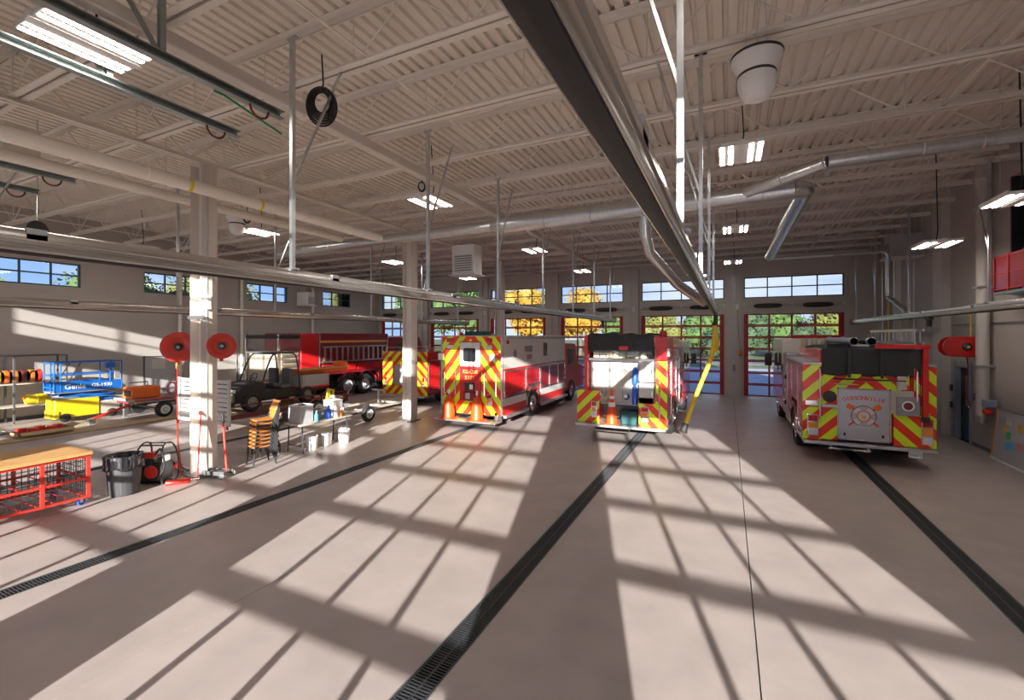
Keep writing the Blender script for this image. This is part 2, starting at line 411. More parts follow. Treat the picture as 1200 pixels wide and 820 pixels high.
# ---- steel columns
COLS = [(-10.22, 5.95), (-10.12, 12.85), (-10.12, 19.8)]
for cx_, cy_ in COLS:
    r = sempty('steel_column', (cx_, cy_, 0)); m_ = MB(); h = GZ
    m_.box(-.19, -.17, -.17, .17, .03, h); m_.box(.17, .19, -.17, .17, .03, h); m_.box(-.17, .17, -.012, .012, .03, h)
    m_.build('shaft', 'beam_cap', r)
    MB().box(-.26, .26, -.27, .27, 0, .03).build('base_plate', 'mid_grey', r)
    m_ = MB()
    for sx in (-1, 1):
        for sy in (-1, 1): m_.cyl((sx*.22, sy*.23, .03), (sx*.22, sy*.23, .09), .016, n=6)
    m_.build('anchor_bolts', 'galv_dark', r)
# ---- sectional doors, 7 sections of 4 panes, and transom windows
def pane_mesh(w, h): return MB().box(-w/2, w/2, -.004, .004, -h/2, h/2).mesh('pane', 'glass')
def sect_door(name, a, b_, y, inward, rails=None):
    r = sempty(name, ((a+b_)/2, y, 0)); W_ = b_-a
    for s_ in (-1, 1):
        m_ = MB(); x = s_*(W_/2-.06); m_.box(x-.06, x+.06, -.06, .06, 0, DH); m_.box(x-.09, x+.09, inward*.07-.015, inward*.07+.015, 0, DH)
        m_.build('jamb', 'door_red', r)
    w = W_-.24; hs = rails or [DH/7*k for k in range(8)]
    for k in range(len(hs)-1):
        z0, z1 = hs[k], hs[k+1]; m_ = MB()
        m_.box(-w/2, w/2, -.025, .025, z0+.003, z0+.062); m_.box(-w/2, w/2, -.025, .025, z1-.062, z1-.003)
        for c_ in range(5):
            x = -w/2+.04+c_*(w-.08)/4; m_.box(x-.04, x+.04, -.025, .025, z0+.06, z1-.06)
        sec = m_.build('door_section', 'door_red', r)
        pm = pane_mesh((w-.08)/4-.08, z1-z0-.124)
        for c_ in range(4):
            o = bpy.data.objects.new('pane', pm); C.objects.link(o); o.parent = sec; o.location = (-w/2+.04+(c_+.5)*(w-.08)/4, 0, (z0+z1)/2)
    # torsion shaft and springs over the opening
    m_ = MB(); m_.cyl((-W_/2-.05, inward*.20, DH+.42), (W_/2+.05, inward*.20, DH+.42), .022, n=8)
    for x in (-W_/2, 0, W_/2): m_.box(x-.05, x+.05, min(.27*inward, 0), max(.27*inward, 0), DH+.36, DH+.50)
    sh = m_.build('torsion_shaft', 'galv', r)
    for s_ in (-1, 1):
        m_ = MB(); m_.lathe([(.05, 0), (.10, .15), (.115, .6), (.10, 1.05), (.05, 1.2)], (s_*W_/4-.6, inward*.20, DH+.38), (1, 0, 0), 12); m_.build('torsion_spring', 'black_paint', r)
    return r
def strip_window(name, a, b_, z0, z1, plane, at, cols, rows=2, mt='window_blue', fw=.05):
    r = sempty(name, ((a+b_)/2, at, z0) if plane == 'y' else (at, (a+b_)/2, z0)); W_ = b_-a; Hh = z1-z0; m_ = MB()
    def bx(u0, u1, w0, w1, t=.05):
        if plane == 'y': m_.box(u0, u1, -t, t, w0, w1)
        else: m_.box(-t, t, u0, u1, w0, w1)
    bx(-W_/2, W_/2, 0, fw); bx(-W_/2, W_/2, Hh-fw, Hh); bx(-W_/2, -W_/2+fw, fw, Hh-fw); bx(W_/2-fw, W_/2, fw, Hh-fw)
    for c_ in range(1, cols): x = -W_/2+c_*W_/cols; bx(x-fw/2, x+fw/2, fw, Hh-fw, .04)
    for q in range(1, rows): z = Hh*q/rows; bx(-W_/2+fw, W_/2-fw, z-fw/2, z+fw/2, .035)
    m_.build('window_frame', mt, r); pw = W_/cols-fw; ph = Hh/rows-fw
    pm = (MB().box(-pw/2, pw/2, -.004, .004, -ph/2, ph/2) if plane == 'y' else MB().box(-.004, .004, -pw/2, pw/2, -ph/2, ph/2)).mesh('pane', 'glass')
    for c_ in range(cols):
        for q in range(rows):
            o = bpy.data.objects.new('pane', pm); C.objects.link(o); o.parent = r; u = -W_/2+(c_+.5)*W_/cols; z = (q+.5)*Hh/rows
            o.location = (u, 0, z) if plane == 'y' else (0, u, z)
    return r
n_d = 0
for a, b_ in FAR:
    n_d += 1; sect_door('door_%d' % n_d, a, b_, YF+.10, -1); strip_window('window_%d' % n_d, a, b_, WB, WT, 'y', YF+.1, 4)
RB = [0, .42, 1.0, 1.58, 2.16, 2.74, 3.32, DH]
for a, b_ in BACK:
    n_d += 1; sect_door('door_%d' % n_d, a, b_, YB-.10, 1, RB); strip_window('window_%d' % n_d, a, b_, WB, WT, 'y', YB-.1, 4)
n_w = n_d
for a, b_ in LWIN:
    n_w += 1; strip_window('window_%d' % n_w, a, b_, 4.85, 5.75, 'x', XL-.1, 4 if b_-a > 3 else 3)
# ================================================================ overhead equipment
def arc(c, r, a0, a1, n, f):  # f maps (cos,sin) -> 3D offset
    return [Vector(c)+Vector(f(r*cos(a0+(a1-a0)*k/n), r*sin(a0+(a1-a0)*k/n))) for k in range(n+1)]
# ---- LED high bay fixtures on a grid
def fixture(loc, label, z_top=ZC-.83):
    r = thing('high_bay_light', label, 'ceiling light', loc, 0, 'LED high bay lights under the joists')
    m_ = MB(); m_.box(-.34, .34, -.46, .46, .014, .07); m_.box(-.05, .05, -.48, .48, .004, .09)
    for s_ in (-1, 1): m_.box(s_*.34-.012, s_*.34+.012, -.46, .46, .015, .09)
    m_.build('housing', 'lamp_white', r)
    for x in (-.29, -.155, .155, .29): MB().box(x-.032, x+.032, -.44, .44, .0095, .0145).build('led_strip', 'led', r)
    for x in (-.25, .25): MB().cyl((x, 0, .09), (x, 0, ZC-loc[2]), .005, n=5).build('suspension_wire', 'galv', r)
    m_ = MB(); m_.tube([(.02, .05, .09), (.05, .06, .4), (0, .02, ZC-loc[2])], .012, 6); m_.build('power_cord', 'black_rubber', r)
    return r
cols_n = {.2: 'engine with the yellow hose', -6.45: 'row over the rescue truck', -12.8: 'row beyond the steel columns', -19.2: 'row by the left windows'}
FX = [(.2, 8.85, 'lit LED light hanging just below the dome fan'), (.2, 15.1, 'lit LED light over the gap between the two engines'), (.2, 21.8, 'lit LED light hanging close to the concrete pilaster by the doors'),
      (-6.28, 2.45, 'large lit LED light hanging between galvanized door tracks'), (-6.4, 8.9, 'lit LED light with a looped cord beside the white ceiling pipe'), (-6.5, 15.6, 'lit LED light over the roof of the rescue truck'), (-6.5, 21.6, 'lit LED light over the cab of the rescue truck'),
      (-13.4, 2.6, 'lit LED light above the red wire cart'), (-13.0, 9.2, 'lit LED light beside the far dome fan'), (-13.05, 15.5, 'lit LED light beyond the middle steel column'), (-13.05, 21.6, 'lit LED light over the cab of the brush truck'),
      (-19.2, 2.6, 'lit LED light over the yellow rescue tubes'), (-19.2, 9.0, 'lit LED light over the flatbed trailer'), (-19.2, 15.4, 'lit LED light over the red tanker'), (-19.2, 21.6, 'lit LED light over the tanker cab'),
      (4.2, 2.5, 'lit LED light over the right drain'), (4.5, 10.7, 'lit LED light near the dark mezzanine opening'), (4.5, 14.15, 'lit LED light near the wall mounted air handler'), (.2, 2.4, 'lit LED light above the loading end of the centre bay')]
for x, y, lab in FX: fixture((x, y, 6.15 if x < 4 else (5.15 if y > 12 else 5.3)), lab)
# ---- dome shaped destratification fans
def dome_fan(loc, label):
    r = thing('ceiling_fan', label, 'fan', loc, 0, 'dome fans under the ceiling'); r.scale = (.8, .8, .8)
    MB().lathe([(.30, .62), (.36, .60), (.36, .55), (.30, .44), (.26, .34)], n=28).build('inlet_hood', 'lamp_white', r)
    MB().lathe([(.365, .60), (.37, .62), (.365, .64)], n=28).build('hood_rim', 'black_paint', r)
    MB().lathe([(.27, .31), (.275, .33), (.27, .35)], n=28).build('band', 'black_paint', r)
    MB().lathe([(.14, -.04), (.20, .0), (.25, .10), (.268, .20), (.268, .32)], n=28).build('dome', 'lamp_white', r)
    m_ = MB()
    for k in range(3):
        t_ = k*2*pi/3+.5; m_.cyl((.2*cos(t_), .2*sin(t_), .5), (.1*cos(t_), .1*sin(t_), (ZC-loc[2])/.8), .006, n=5)
    m_.build('hanger', 'galv', r)
    return r
dome_fan((.32, 6.32, 5.93), 'white dome fan with a dark band above the centre bay')
dome_fan((-13.0, 8.5, 6.0), 'white dome fan in the bays beyond the first steel column')
# ---- exhaust extraction rails
def ex_rail(X, y0, y1, label, poles, z=3.60, group='exhaust extraction rails', bx=0, by=.8):
    r = thing('exhaust_rail', label, 'exhaust rail', (X, y0, z), 0, group); L = y1-y0
    m_ = MB(); m_.prism([(-.055, .015), (-.055, .05), (-.045, .06), (-.045, .085), (-.055, .095), (-.055, .14), (-.042, .165), (-.02, .18), (.02, .18), (.042, .165), (.055, .14), (.055, .095), (.045, .085), (.045, .06), (.055, .05), (.055, .015), (.046, .0), (.038, .0), (.038, .02), (-.038, .02), (-.038, 0), (-.046, 0)], 'y', 0, L)
    m_.build('profile', 'alu', r, bevel=0)
    MB().prism([(-.037, .019), (.037, .019), (.036, -.010), (.006, -.022), (-.006, -.022), (-.036, -.010)], 'y', .02, L-.02).build('rubber_seal', 'black_rubber', r)
    m_ = MB(); m_.box(-.06, .06, L-.02, L+.01, -.01, .19); m_.box(-.06, .06, -.01, .02, -.01, .19); m_.build('end_cap', 'black_paint', r)
    y = 2.0
    while y < L: MB().box(-.055, .055, y-.06, y+.06, .10, .185).build('joint_sleeve', 'galv', r); y += 3
    zt = ZC-.80-z
    for i, py in enumerate(poles):
        yy = py-y0; m_ = MB(); m_.box(-.025, .025, yy-.025, yy+.025, .18, zt); m_.box(-.07, .07, yy-.05, yy+.05, .175, .20); m_.box(-.08, .08, yy-.03, yy+.03, zt-.02, zt)
        p = m_.build('hanger_pole', 'galv', r)
        m_ = MB(); m_.bar((0, yy, 1.25), (bx, yy+by, zt), .028, .028); m_.build('brace', 'galv', p)
    return r
railC = ex_rail(-.325, -.3, 15.0, 'aluminium exhaust rail hanging over the centre bay, yellow hose at its end', [3.65, 6.5, 9.4, 12.3], bx=-.55, by=-.1)
railL = ex_rail(-4.95, -.4, 22.0, 'aluminium exhaust rail passing in front of the steel columns', [3.95, 6.8, 9.6, 12.5, 15.4, 18.2, 21], 3.65)
railM = ex_rail(-12.4, -.4, 20.6, 'aluminium exhaust rail passing behind the steel columns', [3.2, 6.6, 9.3, 13.4, 16.6, 19.6], 3.56)
railR = ex_rail(5.0, -.4, 24.8, 'aluminium exhaust rail along the right wall', [3, 8, 13.0, 17.7, 21.2, 24], 3.52)
# trolleys and coiled black hoses on the right rail, yellow hose on the centre rail
def trolley(rail, y, z0):
    m_ = MB(); m_.box(-.05, .05, y-.18, y+.18, -.09, -.02); m_.cyl((0, y, -.05), (0, y, -.28), .06, n=12); m_.build('trolley', 'black_paint', rail)
trolley(railC, 14.9, 3.6); trolley(railR, 16.2+.4, 3.5); trolley(railL, 20.0, 3.6)
h = thing('exhaust_hose', 'yellow exhaust hose slanting from the rail down to the engine', 'hose', (-.35, 14.6, 3.33))
pts = [(0, 0, 0), (0, -.02, -.25), (-.02, -.05, -.5), (-.10, -.15, -1.0), (-.42, -.45, -1.9), (-.66, -.62, -2.6), (-.74, -.70, -2.86)]
m_ = MB(); m_.tube([(0, 0, .0), (.05, .05, -.3), (.07, .12, -.62), (.03, .1, -.80), (-.06, -.05, -.70)], .05, 10); m_.build('upper_loop', 'hose_yellow', h)
def smooth_pts(p, n=6):
    p = [Vector(q) for q in p]; r = []
    for i in range(len(p)-1):
        a, b_, c_, d_ = p[max(i-1, 0)], p[i], p[i+1], p[min(i+2, len(p)-1)]
        for k in range(n):
            t_ = k/n; r.append(.5*((2*b_)+(c_-a)*t_+(2*a-5*b_+4*c_-d_)*t_*t_+(3*b_-a-3*c_+d_)*t_**3))
    r.append(p[-1]); return r
sp_ = smooth_pts(pts, 8); MB().tube(sp_, .062, 12).build('hose', 'hose_yellow', h)
m_ = MB()
for k in range(4, len(sp_)-2, 3): d_ = (sp_[k+1]-sp_[k]).normalized(); m_.lathe([(.062, -.012), (.070, 0), (.062, .012)], sp_[k], d_, 12)
m_.build('hose_rib', 'hose_yellow', h)
d_ = (Vector(pts[-1])-Vector(pts[-2])).normalized(); p_ = Vector(pts[-1])
m_ = MB(); m_.lathe([(.07, 0), (.09, .05), (.10, .18), (.12, .26)], p_, d_, 14); m_.build('nozzle', 'black_rubber', h)
m_ = MB(); m_.lathe([(.072, -.10), (.078, -.05), (.072, 0)], (0, 0, .06), (0, 0, 1), 14); m_.build('coupling', 'black_rubber', h)
# ---- ducts
def duct(name, label, runs, mt, group=None, seam=.9, cat='duct'):
    base = Vector(runs[0][0]); r = thing(name, label, cat, base, 0, group)
    for a, b_, rad in runs:
        a, b_ = Vector(a)-base, Vector(b_)-base; MB().cyl(a, b_, rad, n=20).build('duct_run', mt, r)
        d_ = (b_-a); L = d_.length; d_.normalize(); q = .05
        while q < L: MB().lathe([(rad, -.02), (rad+.012, -.01), (rad+.012, .01), (rad, .02)], a+d_*q, d_, 20).build('duct_seam', mt, r); q += seam
    return r
o_ = duct('spiral_duct', 'galvanized round duct crossing the bays under the joists', [((-14.2, 10.8, 5.90), (-5.45, 10.8, 5.95), .155), ((-5.45, 10.8, 5.95), (-.6, 10.8, 5.97), .22), ((-.6, 10.8, 5.97), (1.22, 10.8, 5.97), .17)], 'galv', seam=1.2)
b0 = Vector((-14.2, 10.8, 5.90))
MB().tube([Vector(p)-b0 for p in arc((1.22, 11.0, 5.97), .2, -pi/2, 0, 8, lambda c_, s_: (c_, s_, 0))], .175, 18).build('elbow', 'galv', o_)
m_ = MB(); m_.lathe([(.22, 0), (.156, .30)], Vector((-5.45, 10.8, 5.95))-b0, (-1, 0, 0), 20); m_.build('reducer', 'galv', o_)
MB().cyl(Vector((1.42, 11.0, 5.97))-b0, Vector((1.42, 19.5, 5.97))-b0, .165, n=20).build('duct_run', 'galv', o_)
m_ = MB(); m_.tube([Vector(p)-b0 for p in [(-1.75, 10.85, 5.85), (-1.75, 10.95, 5.35), (-1.7, 11.2, 5.0), (-1.2, 12.6, 4.35), (-.6, 13.6, 3.92)]], .13, 14); m_.build('rail_branch', 'galv', o_)
m_ = MB()
for x in (-12, -9, -6.6, -3.5): m_.cyl((x+14.2, 0, .1), (x+14.2, 0, ZC-.1-5.9), .006, n=5)
m_.build('hanger_rod', 'galv', o_)
o_ = duct('spiral_duct', 'slim galvanized duct running from the right wall to the crossing duct', [((6.0, 9.8, 6.14), (1.62, 9.8, 6.12), .115), ((1.62, 9.8, 6.12), (.35, 10.55, 5.97), .115)], 'galv', seam=.75)
o_ = duct('exhaust_pipe', 'thin galvanized pipe dropping to the right exhaust rail', [((1.5, 19.4, 5.86), (4.75, 19.4, 5.86), .06), ((4.92, 19.4, 5.7), (4.92, 19.4, 4.35), .075), ((4.92, 19.36, 4.3), (4.99, 17.9, 3.73), .075)], 'galv', seam=.6, cat='pipe')
b0 = Vector((1.5, 19.4, 5.86)); MB().tube([Vector(p)-b0 for p in [(4.7, 19.4, 5.86), (4.85, 19.4, 5.83), (4.92, 19.4, 5.7)]], .065, 12).build('elbow', 'galv', o_)
duct('white_duct', 'white round duct with yellow bands passing in front of the steel columns', [((-9.3, -.4, 5.88), (-9.3, 10.4, 5.88), .12)], 'white_steel', seam=2.4)
bd = thing('white_duct', 'white round duct running behind the steel columns', 'duct', (-10.95, -.4, 6.03)); MB().cyl((0, 0, 0), (0, 10.9, 0), .105, n=18).build('duct_run', 'white_steel', bd)
m_ = MB()
for y in (3, 6, 9): MB().cyl((0, y, .13), (0, y, ZC-6.03), .008, n=5).build('hanger_rod', 'galv', bd)
yb = [o for o in bpy.data.objects if o.name.startswith('white_duct') and 'yellow' in o.get('label', '')][0]
for y in (5.15, 6.6): MB().lathe([(.121, -.03), (.128, -.02), (.128, .02), (.121, .03)], (0, y+.4, 0), (0, 1, 0), 20).build('yellow_band', 'yellow', yb)
bp_ = thing('ceiling_pipe', 'white square ceiling tube running the length of the hall', 'pipe', (-6.0, -.4, 6.42)); MB().box(-.085, .085, 0, 22.5, 0, .17).build('tube_run', 'beam_cap', bp_, bevel=.02)
m_ = MB()
for y in (2, 5.4, 8.7, 12.1, 15.4, 18.8): m_.box(-.02, .02, y-.02, y+.02, .17, .42); m_.box(-.10, .10, y-.04, y+.04, -.02, 0)
m_.build('clamp', 'white_steel', bp_)
# boxed vertical return duct by the white ducts
rd = thing('return_duct', 'white boxed duct dropping beside the white round ducts', 'duct', (-11.9, 3.6, 6.1)); m_ = MB(); m_.box(-.3, .3, -.25, .25, 0, .72); m_.build('box', 'white_steel', rd, bevel=.01)
m_ = MB(); m_.box(-.33, .33, -.28, .28, .02, .06); m_.box(-.33, .33, -.28, .28, .60, .64); m_.build('flange', 'white_steel', rd)
# ---- overhead door tracks
def track(X, y1, label, z=6.0, hang=(1.6, 3.3)):
    r = thing('door_track', label, 'door track', (X, YB+.02, z), 0, 'galvanized overhead door tracks'); L = y1-YB-.02
    m_ = MB(); m_.prism([(-.05, 0), (.05, 0), (.05, .012), (-.038, .012), (-.038, .09), (.05, .09), (.05, .102), (-.05, .102)], 'y', 0, L); m_.build('channel', 'galv_dark', r)
    for y in hang:
        m_ = MB(); m_.box(-.03, .03, y-.03, y+.03, .1, ZC-.82-z); m_.bar((0, y-.04, .1), (-.25, y-.25, ZC-.82-z), .05, .05); m_.build('hanger', 'galv_dark', r)
    m_ = MB(); m_.tube([Vector((.02, L-.35, -.0))+Vector((0, .13*cos(a), .13*sin(a))) for a in [pi+.0+pi*k/10 for k in range(11)]], .014, 8); m_.build('bumper_spring', 'burgundy', r)
    return r
for X, y1, lab in ((-5.6, 4.3, 'galvanized door track beside the large LED light and white ceiling tube'), (-6.72, 4.42, 'galvanized door track on the column side of the large LED light'), (-11.2, 4.2, 'galvanized door track nearer the steel columns'), (-12.75, 4.2, 'galvanized door track beyond the white boxed duct')): track(X, y1, lab, 6.0 if X > -8 else 5.88)
sg = thing('exit_tag', 'green tag with a long green strap on the ceiling tube', 'tag', (-5.80, 3.55, 6.1)); m_ = MB(); m_.box(-.01, .01, -.05, .05, -.05, .12); m_.bar((0, 0, -.02), (0, .9, -.20), .02, .02); m_.build('strap', 'sign_green', sg)
# ---- hanging cords
def cord_coil(loc, r0, label, n=5, down=0.4, name='cord_coil'):
    r = thing(name, label, 'cord', loc, .8)
    for k in range(n):
        a0 = random.random()*3; rr = r0*(1-.09*k); tilt = random.uniform(-.15, .15)
        MB().tube([Vector((rr*cos(a), tilt*rr*cos(a)+.02*k, rr*1.4*sin(a)+.02*k)) for a in [2*pi*q/24 for q in range(24)]], .014, 7, closed=True).build('loop', 'black_rubber', r)
    m_ = MB(); m_.tube([(0, 0, r0*1.1), (.02, 0, r0*1.1+.1), (0, 0, r0*1.1+down)], .012, 6); m_.build('hook', 'black_rubber', r)
    return r
cord_coil((-5.0, 4.45, 6.12), .19, 'thick coil of black cord under the deck by the exhaust rail hanger', 6, .5)
cord_coil((-6.55, 8.75, 6.52), .08, 'small looped black cord above the LED light by the ceiling tube', 2, .2)
cord_coil((-12.4, 8.4, 6.32), .08, 'small looped black cord above the far dome fan', 2, .25)
rl = thing('cord_reel', 'round black cord reel hanging by the left door tracks', 'cord reel', (-13.15, 4.3, 5.25)); m_ = MB(); m_.lathe([(.15, -.09), (.16, -.07), (.10, -.06), (.10, .06), (.16, .07), (.15, .09)], (0, 0, 0), (.9, -.4, 0), 20); m_.build('drum', 'black_paint', rl); m_ = MB(); m_.lathe([(.13, -.05), (.135, 0), (.13, .05)], (0, 0, 0), (.9, -.4, 0), 20); m_.build('cable', 'black_rubber', rl); m_ = MB(); m_.cyl((0, 0, .12), (0, 0, 2.3), .012, n=6); m_.build('hanger', 'galv', rl)
# ---- suspended box heater and wall air handlers
def box_unit(name, loc, sx, sy, sz, label, mt='lamp_white', rz=0):
    r = thing(name, label, 'heater', loc, rz); MB().box(-sx/2, sx/2, -sy/2, sy/2, 0, sz).build('cabinet', mt, r, bevel=.02)
    m_ = MB(); nl = 7
    for k in range(nl): z = sz*.12+sz*.55*k/nl; m_.box(-sx*.38, sx*.38, -sy/2-.02, -sy/2+.005, z, z+sz*.04)
    m_.build('louver', 'mid_grey', r)
    m_ = MB(); m_.box(-sx/2-.12, sx/2+.12, -sy/2-.12, sy/2+.12, -.03, 0); m_.build('drain_pan', 'lamp_white', r)
    m_ = MB()
    for x in (-1, 1):
        for y in (-1, 1): m_.cyl((x*sx*.45, y*sy*.45, sz), (x*sx*.45, y*sy*.45, ZC-.1-loc[2]), .008, n=5)
    m_.build('hanger_rod', 'galv', r); return r
box_unit('unit_heater', (-9.2, 15.2, 5.35), 1.0, .6, 1.15, 'white box heater hanging over the bay of the rescue truck')
box_unit('air_handler', (5.6, 20.4, 5.75), .7, .9, .8, 'grey box air handler on the right wall near its LED light', 'plastic_grey', -pi/2)
box_unit('unit_heater', (-22.2, 18.6, 4.75), .5, .9, .75, 'small box heater mounted between the left windows', 'lamp_white', pi/2)
# ================================================================ fire trucks (local: x right, y forward, rear face at y = 0)
def panel(r, name, x0, x1, z0, z1, mt, y=0, t=.02, bevel=.006):
    return MB().box(x0, x1, y-t, y, z0, z1).build(name, mt, r, bevel=bevel)
def side_panel(r, name, x, y0, y1, z0, z1, mt, t=.02, s=1, bevel=.006):
    return MB().box(min(x, x+s*t), max(x, x+s*t), y0, y1, z0, z1).build(name, mt, r, bevel=bevel)
def wheel(r, x, y, rad=.5, w=.28, side=1, rim='chrome'):
    c = (x, y, rad); ax = (side, 0, 0)
    o = MB().lathe([(rad*.58, 0), (rad*.9, -.005), (rad*.985, .03), (rad, .07), (rad, w-.07), (rad*.985, w-.03), (rad*.9, w+.005), (rad*.60, w), (rad*.60, w-.06)], (x-side*w, y, rad), ax, 28).build('wheel', 'tyre', r)
    MB().lathe([(rad*.6, -.03), (rad*.58, .0), (rad*.50, -.04), (rad*.34, -.05), (rad*.30, .0), (rad*.16, .03), (rad*.15, .07), (.001, .075)], (x-.01*side, y, rad), ax, 24).build('rim', rim, o)
    for k in range(8):
        a = 2*pi*k/8; MB().cyl((x-.03*side, y+rad*.24*cos(a), rad+rad*.24*sin(a)), (x+.015*side, y+rad*.24*cos(a), rad+rad*.24*sin(a)), .02, n=6).build('lug_nut', 'galv_dark', o)
    return o
def fender(r, x, y, rad, w=.06, mt='chrome', side=1):
    pts = [(y+(rad+.10)*cos(a), rad+(rad+.10)*sin(a)) for a in [pi*k/14 for k in range(15)]]
    q = [(y+(rad+.17)*cos(a), rad+(rad+.17)*sin(a)) for a in [pi*(14-k)/14 for k in range(15)]]
    return MB().prism(pts+q, 'x', x-.01, x+w*side).build('fender', mt, r)
def light_stack(r, x0, x1, z0, z1, y=-.02):
    o = MB().box(x0, x1, y-.03, y, z0, z1).build('tail_light', 'chrome', r, bevel=.006); n = 3; h = (z1-z0)/n
    for k, mt in enumerate(('lens_clear', 'lens_amber', 'lens_red')):
        MB().box(x0+.02, x1-.02, y-.05, y-.028, z0+k*h+.015, z0+(k+1)*h-.015).build('lens', mt, o, bevel=.006)
    return o
def rollup(r, x, y0, y1, z0, z1, side, mt='fire_red', fr='alu'):
    m_ = MB(); n = int((z1-z0)/.09)
    for k in range(n):
        z = z0+(z1-z0)*k/n; m_.prism([(0, z+.004), (.012, z+.015), (.012, z+(z1-z0)/n-.012), (0, z+(z1-z0)/n-.002)], 'y', y0+.03, y1-.03)
    m_.v = [(x+side*v[0], v[1], v[2]) for v in m_.v]
    o = m_.build('roll_up_door', mt, r); m_ = MB()
    for a, b_ in ((y0, y0+.035), (y1-.035, y1)): m_.box(min(x, x+side*.025), max(x, x+side*.025), a, b_, z0, z1)
    m_.box(min(x, x+side*.025), max(x, x+side*.025), y0, y1, z1, z1+.05); m_.box(min(x, x+side*.03), max(x, x+side*.03), y0, y1, z0-.03, z0)
    m_.build('door_frame', fr, o)
    MB().box(min(x, x+side*.04), max(x, x+side*.04), y0+.08, y1-.08, z0+.03, z0+.06).build('lift_bar', 'chrome', o)
    return o
def sheet(r, name, fn, nu, nv, mt, th=.012):
    me = MB(); me.v = [tuple(fn(i/nu, j/nv)) for j in range(nv+1) for i in range(nu+1)]
    me.f = [(j*(nu+1)+i, j*(nu+1)+i+1, (j+1)*(nu+1)+i+1, (j+1)*(nu+1)+i) for j in range(nv) for i in range(nu)]; me.m = [0]*len(me.f)
    o = me.build(name, mt, r); s_ = o.modifiers.new('thick', 'SOLIDIFY'); s_.thickness = th; s_.offset = 0; return o
def rail(r, name, pts, rad=.018, mt='chrome', n=8): return MB().tube(pts, rad, n).build(name, mt, r)
def arc_text(parent, s, size, c, R, y, mt, span):
    n = len(s)
    for i, ch in enumerate(s):
        a = span*(.5-i/(n-1)); text(parent, ch, size, (c[0]-R*sin(a), y, c[1]+R*cos(a)-R), (pi/2, -a, 0), mt)
def emblem(parent, x, z, R, y):
    m_ = MB(); m_.cyl((x, y+.002, z), (x, y-.008, z), R, n=28); m_.build('emblem_disc', 'body_white', parent)
    m_ = MB(); m_.tube([(x+R*cos(a), y-.006, z+R*sin(a)) for a in [2*pi*k/28 for k in range(28)]], .010, 6, closed=True); m_.build('emblem_ring', 'dark_red', parent)
    m_ = MB(); m_.tube([(x+R*.52*cos(a), y-.008, z+R*.52*sin(a)) for a in [2*pi*k/24 for k in range(24)]], .012, 6, closed=True); m_.build('emblem_ring', 'bright_red', parent)
    for s_ in (-1, 1):
        m_ = MB(); m_.bar((x-s_*R*1.2, y-.001, z-R*.95), (x+s_*R*1.2, y-.001, z+R*1.0), .04, .006, up=(0, 1, 0)); ax = m_.build('emblem_axe', 'bright_red', parent)
        m_ = MB(); m_.prism([(x+s_*R*.72, z+R*.95), (x+s_*R*1.25, z+R*1.25), (x+s_*R*1.45, z+R*.80), (x+s_*R*1.0, z+R*.55)], 'y', y-.02, y-.006); m_.build('axe_head', 'orange', parent)
    for a0 in (0, pi/2, pi, 3*pi/2):
        m_ = MB(); q = [(x+rr*cos(a0+d_), z+rr*sin(a0+d_)) for rr, d_ in ((R*.62, -.35), (R*.92, -.42), (R*.96, 0), (R*.92, .42), (R*.62, .35))]
        m_.prism(q, 'y', y-.014, y-.006); m_.build('emblem_arm', 'plastic_grey', parent)
    m_ = MB(); m_.sphere((x, y-.006, z-R*.1), R*.22, 10, sc=(1, .15, 1)); m_.build('emblem_bell', 'gold', parent)
    m_ = MB(); m_.prism([(x-R*.6, z-R*1.15), (x+R*.6, z-R*1.15), (x+R*.5, z-R*.92), (x-R*.5, z-R*.92)], 'y', y-.014, y-.004); m_.build('emblem_scroll', 'body_white', parent)

# ---------------- engine by the right wall
E1 = thing('fire_engine', 'red pumper with grey emblem door, parked beside the right wall', 'fire truck', (2.89, 13.0, 0), 0, 'pumper engines')
m_ = MB(); m_.box(-1.22, -.87, .02, 3.4, 1.25, 2.30); m_.box(.95, 1.22, .02, 3.4, 1.25, 2.30); m_.box(-1.22, -.87, .02, .9, .5, 1.25); m_.box(.87, 1.22, .02, .9, .5, 1.25); m_.box(-1.22, 1.22, 2.5, 3.4, .5, 1.4); m_.box(-.87, .95, .02, 3.4, .55, 2.12)
m_.build('body', 'fire_red', E1, bevel=.01)
for a, b_ in ((-.90, -.84), (.93, .99)): MB().box(a, b_, .05, 3.4, 2.12, 2.66).build('hose_bed_side', 'fire_red', E1, bevel=.008)
for a, b_ in ((-1.25, -.86), (.97, 1.25)): MB().box(a, b_, -.02, 3.4, 2.30, 2.35).build('body_cap', 'plate', E1, bevel=.006)
rnd = random.Random(3)
ph = [rnd.random()*6 for _ in range(8)]
def e1t(u, v):
    x = -.86+1.84*u
    if v < .42: z = 2.09+.60*(v/.42); y = -.03-.025*sin(9*u+ph[0])*(1-v/.42)-.02*sin(23*u+ph[1]); z += (-.04*abs(sin(u*pi*3)))*(1-v/.42)
    else: y = -.03+3.3*((v-.42)/.58); z = 2.69+.035*sin(7*u+ph[2])*sin(5*v)-.05*sin(pi*u)*0+.02*sin(19*u+11*v)
    return (x, y, z)
cov = sheet(E1, 'hose_bed_cover', e1t, 36, 24, 'tarp')
for x in (-.33, .28): MB().box(x-.03, x+.03, -.085, -.072, 2.02, 2.66).build('strap', 'black_paint', cov)
panel(E1, 'chevron_panel', -1.25, -.87, 1.30, 2.30, 'chev'); panel(E1, 'chevron_panel', -.87, .78, 1.75, 2.10, 'chev'); panel(E1, 'chevron_panel', -.87, -.55, .52, 1.75, 'chev', .005)
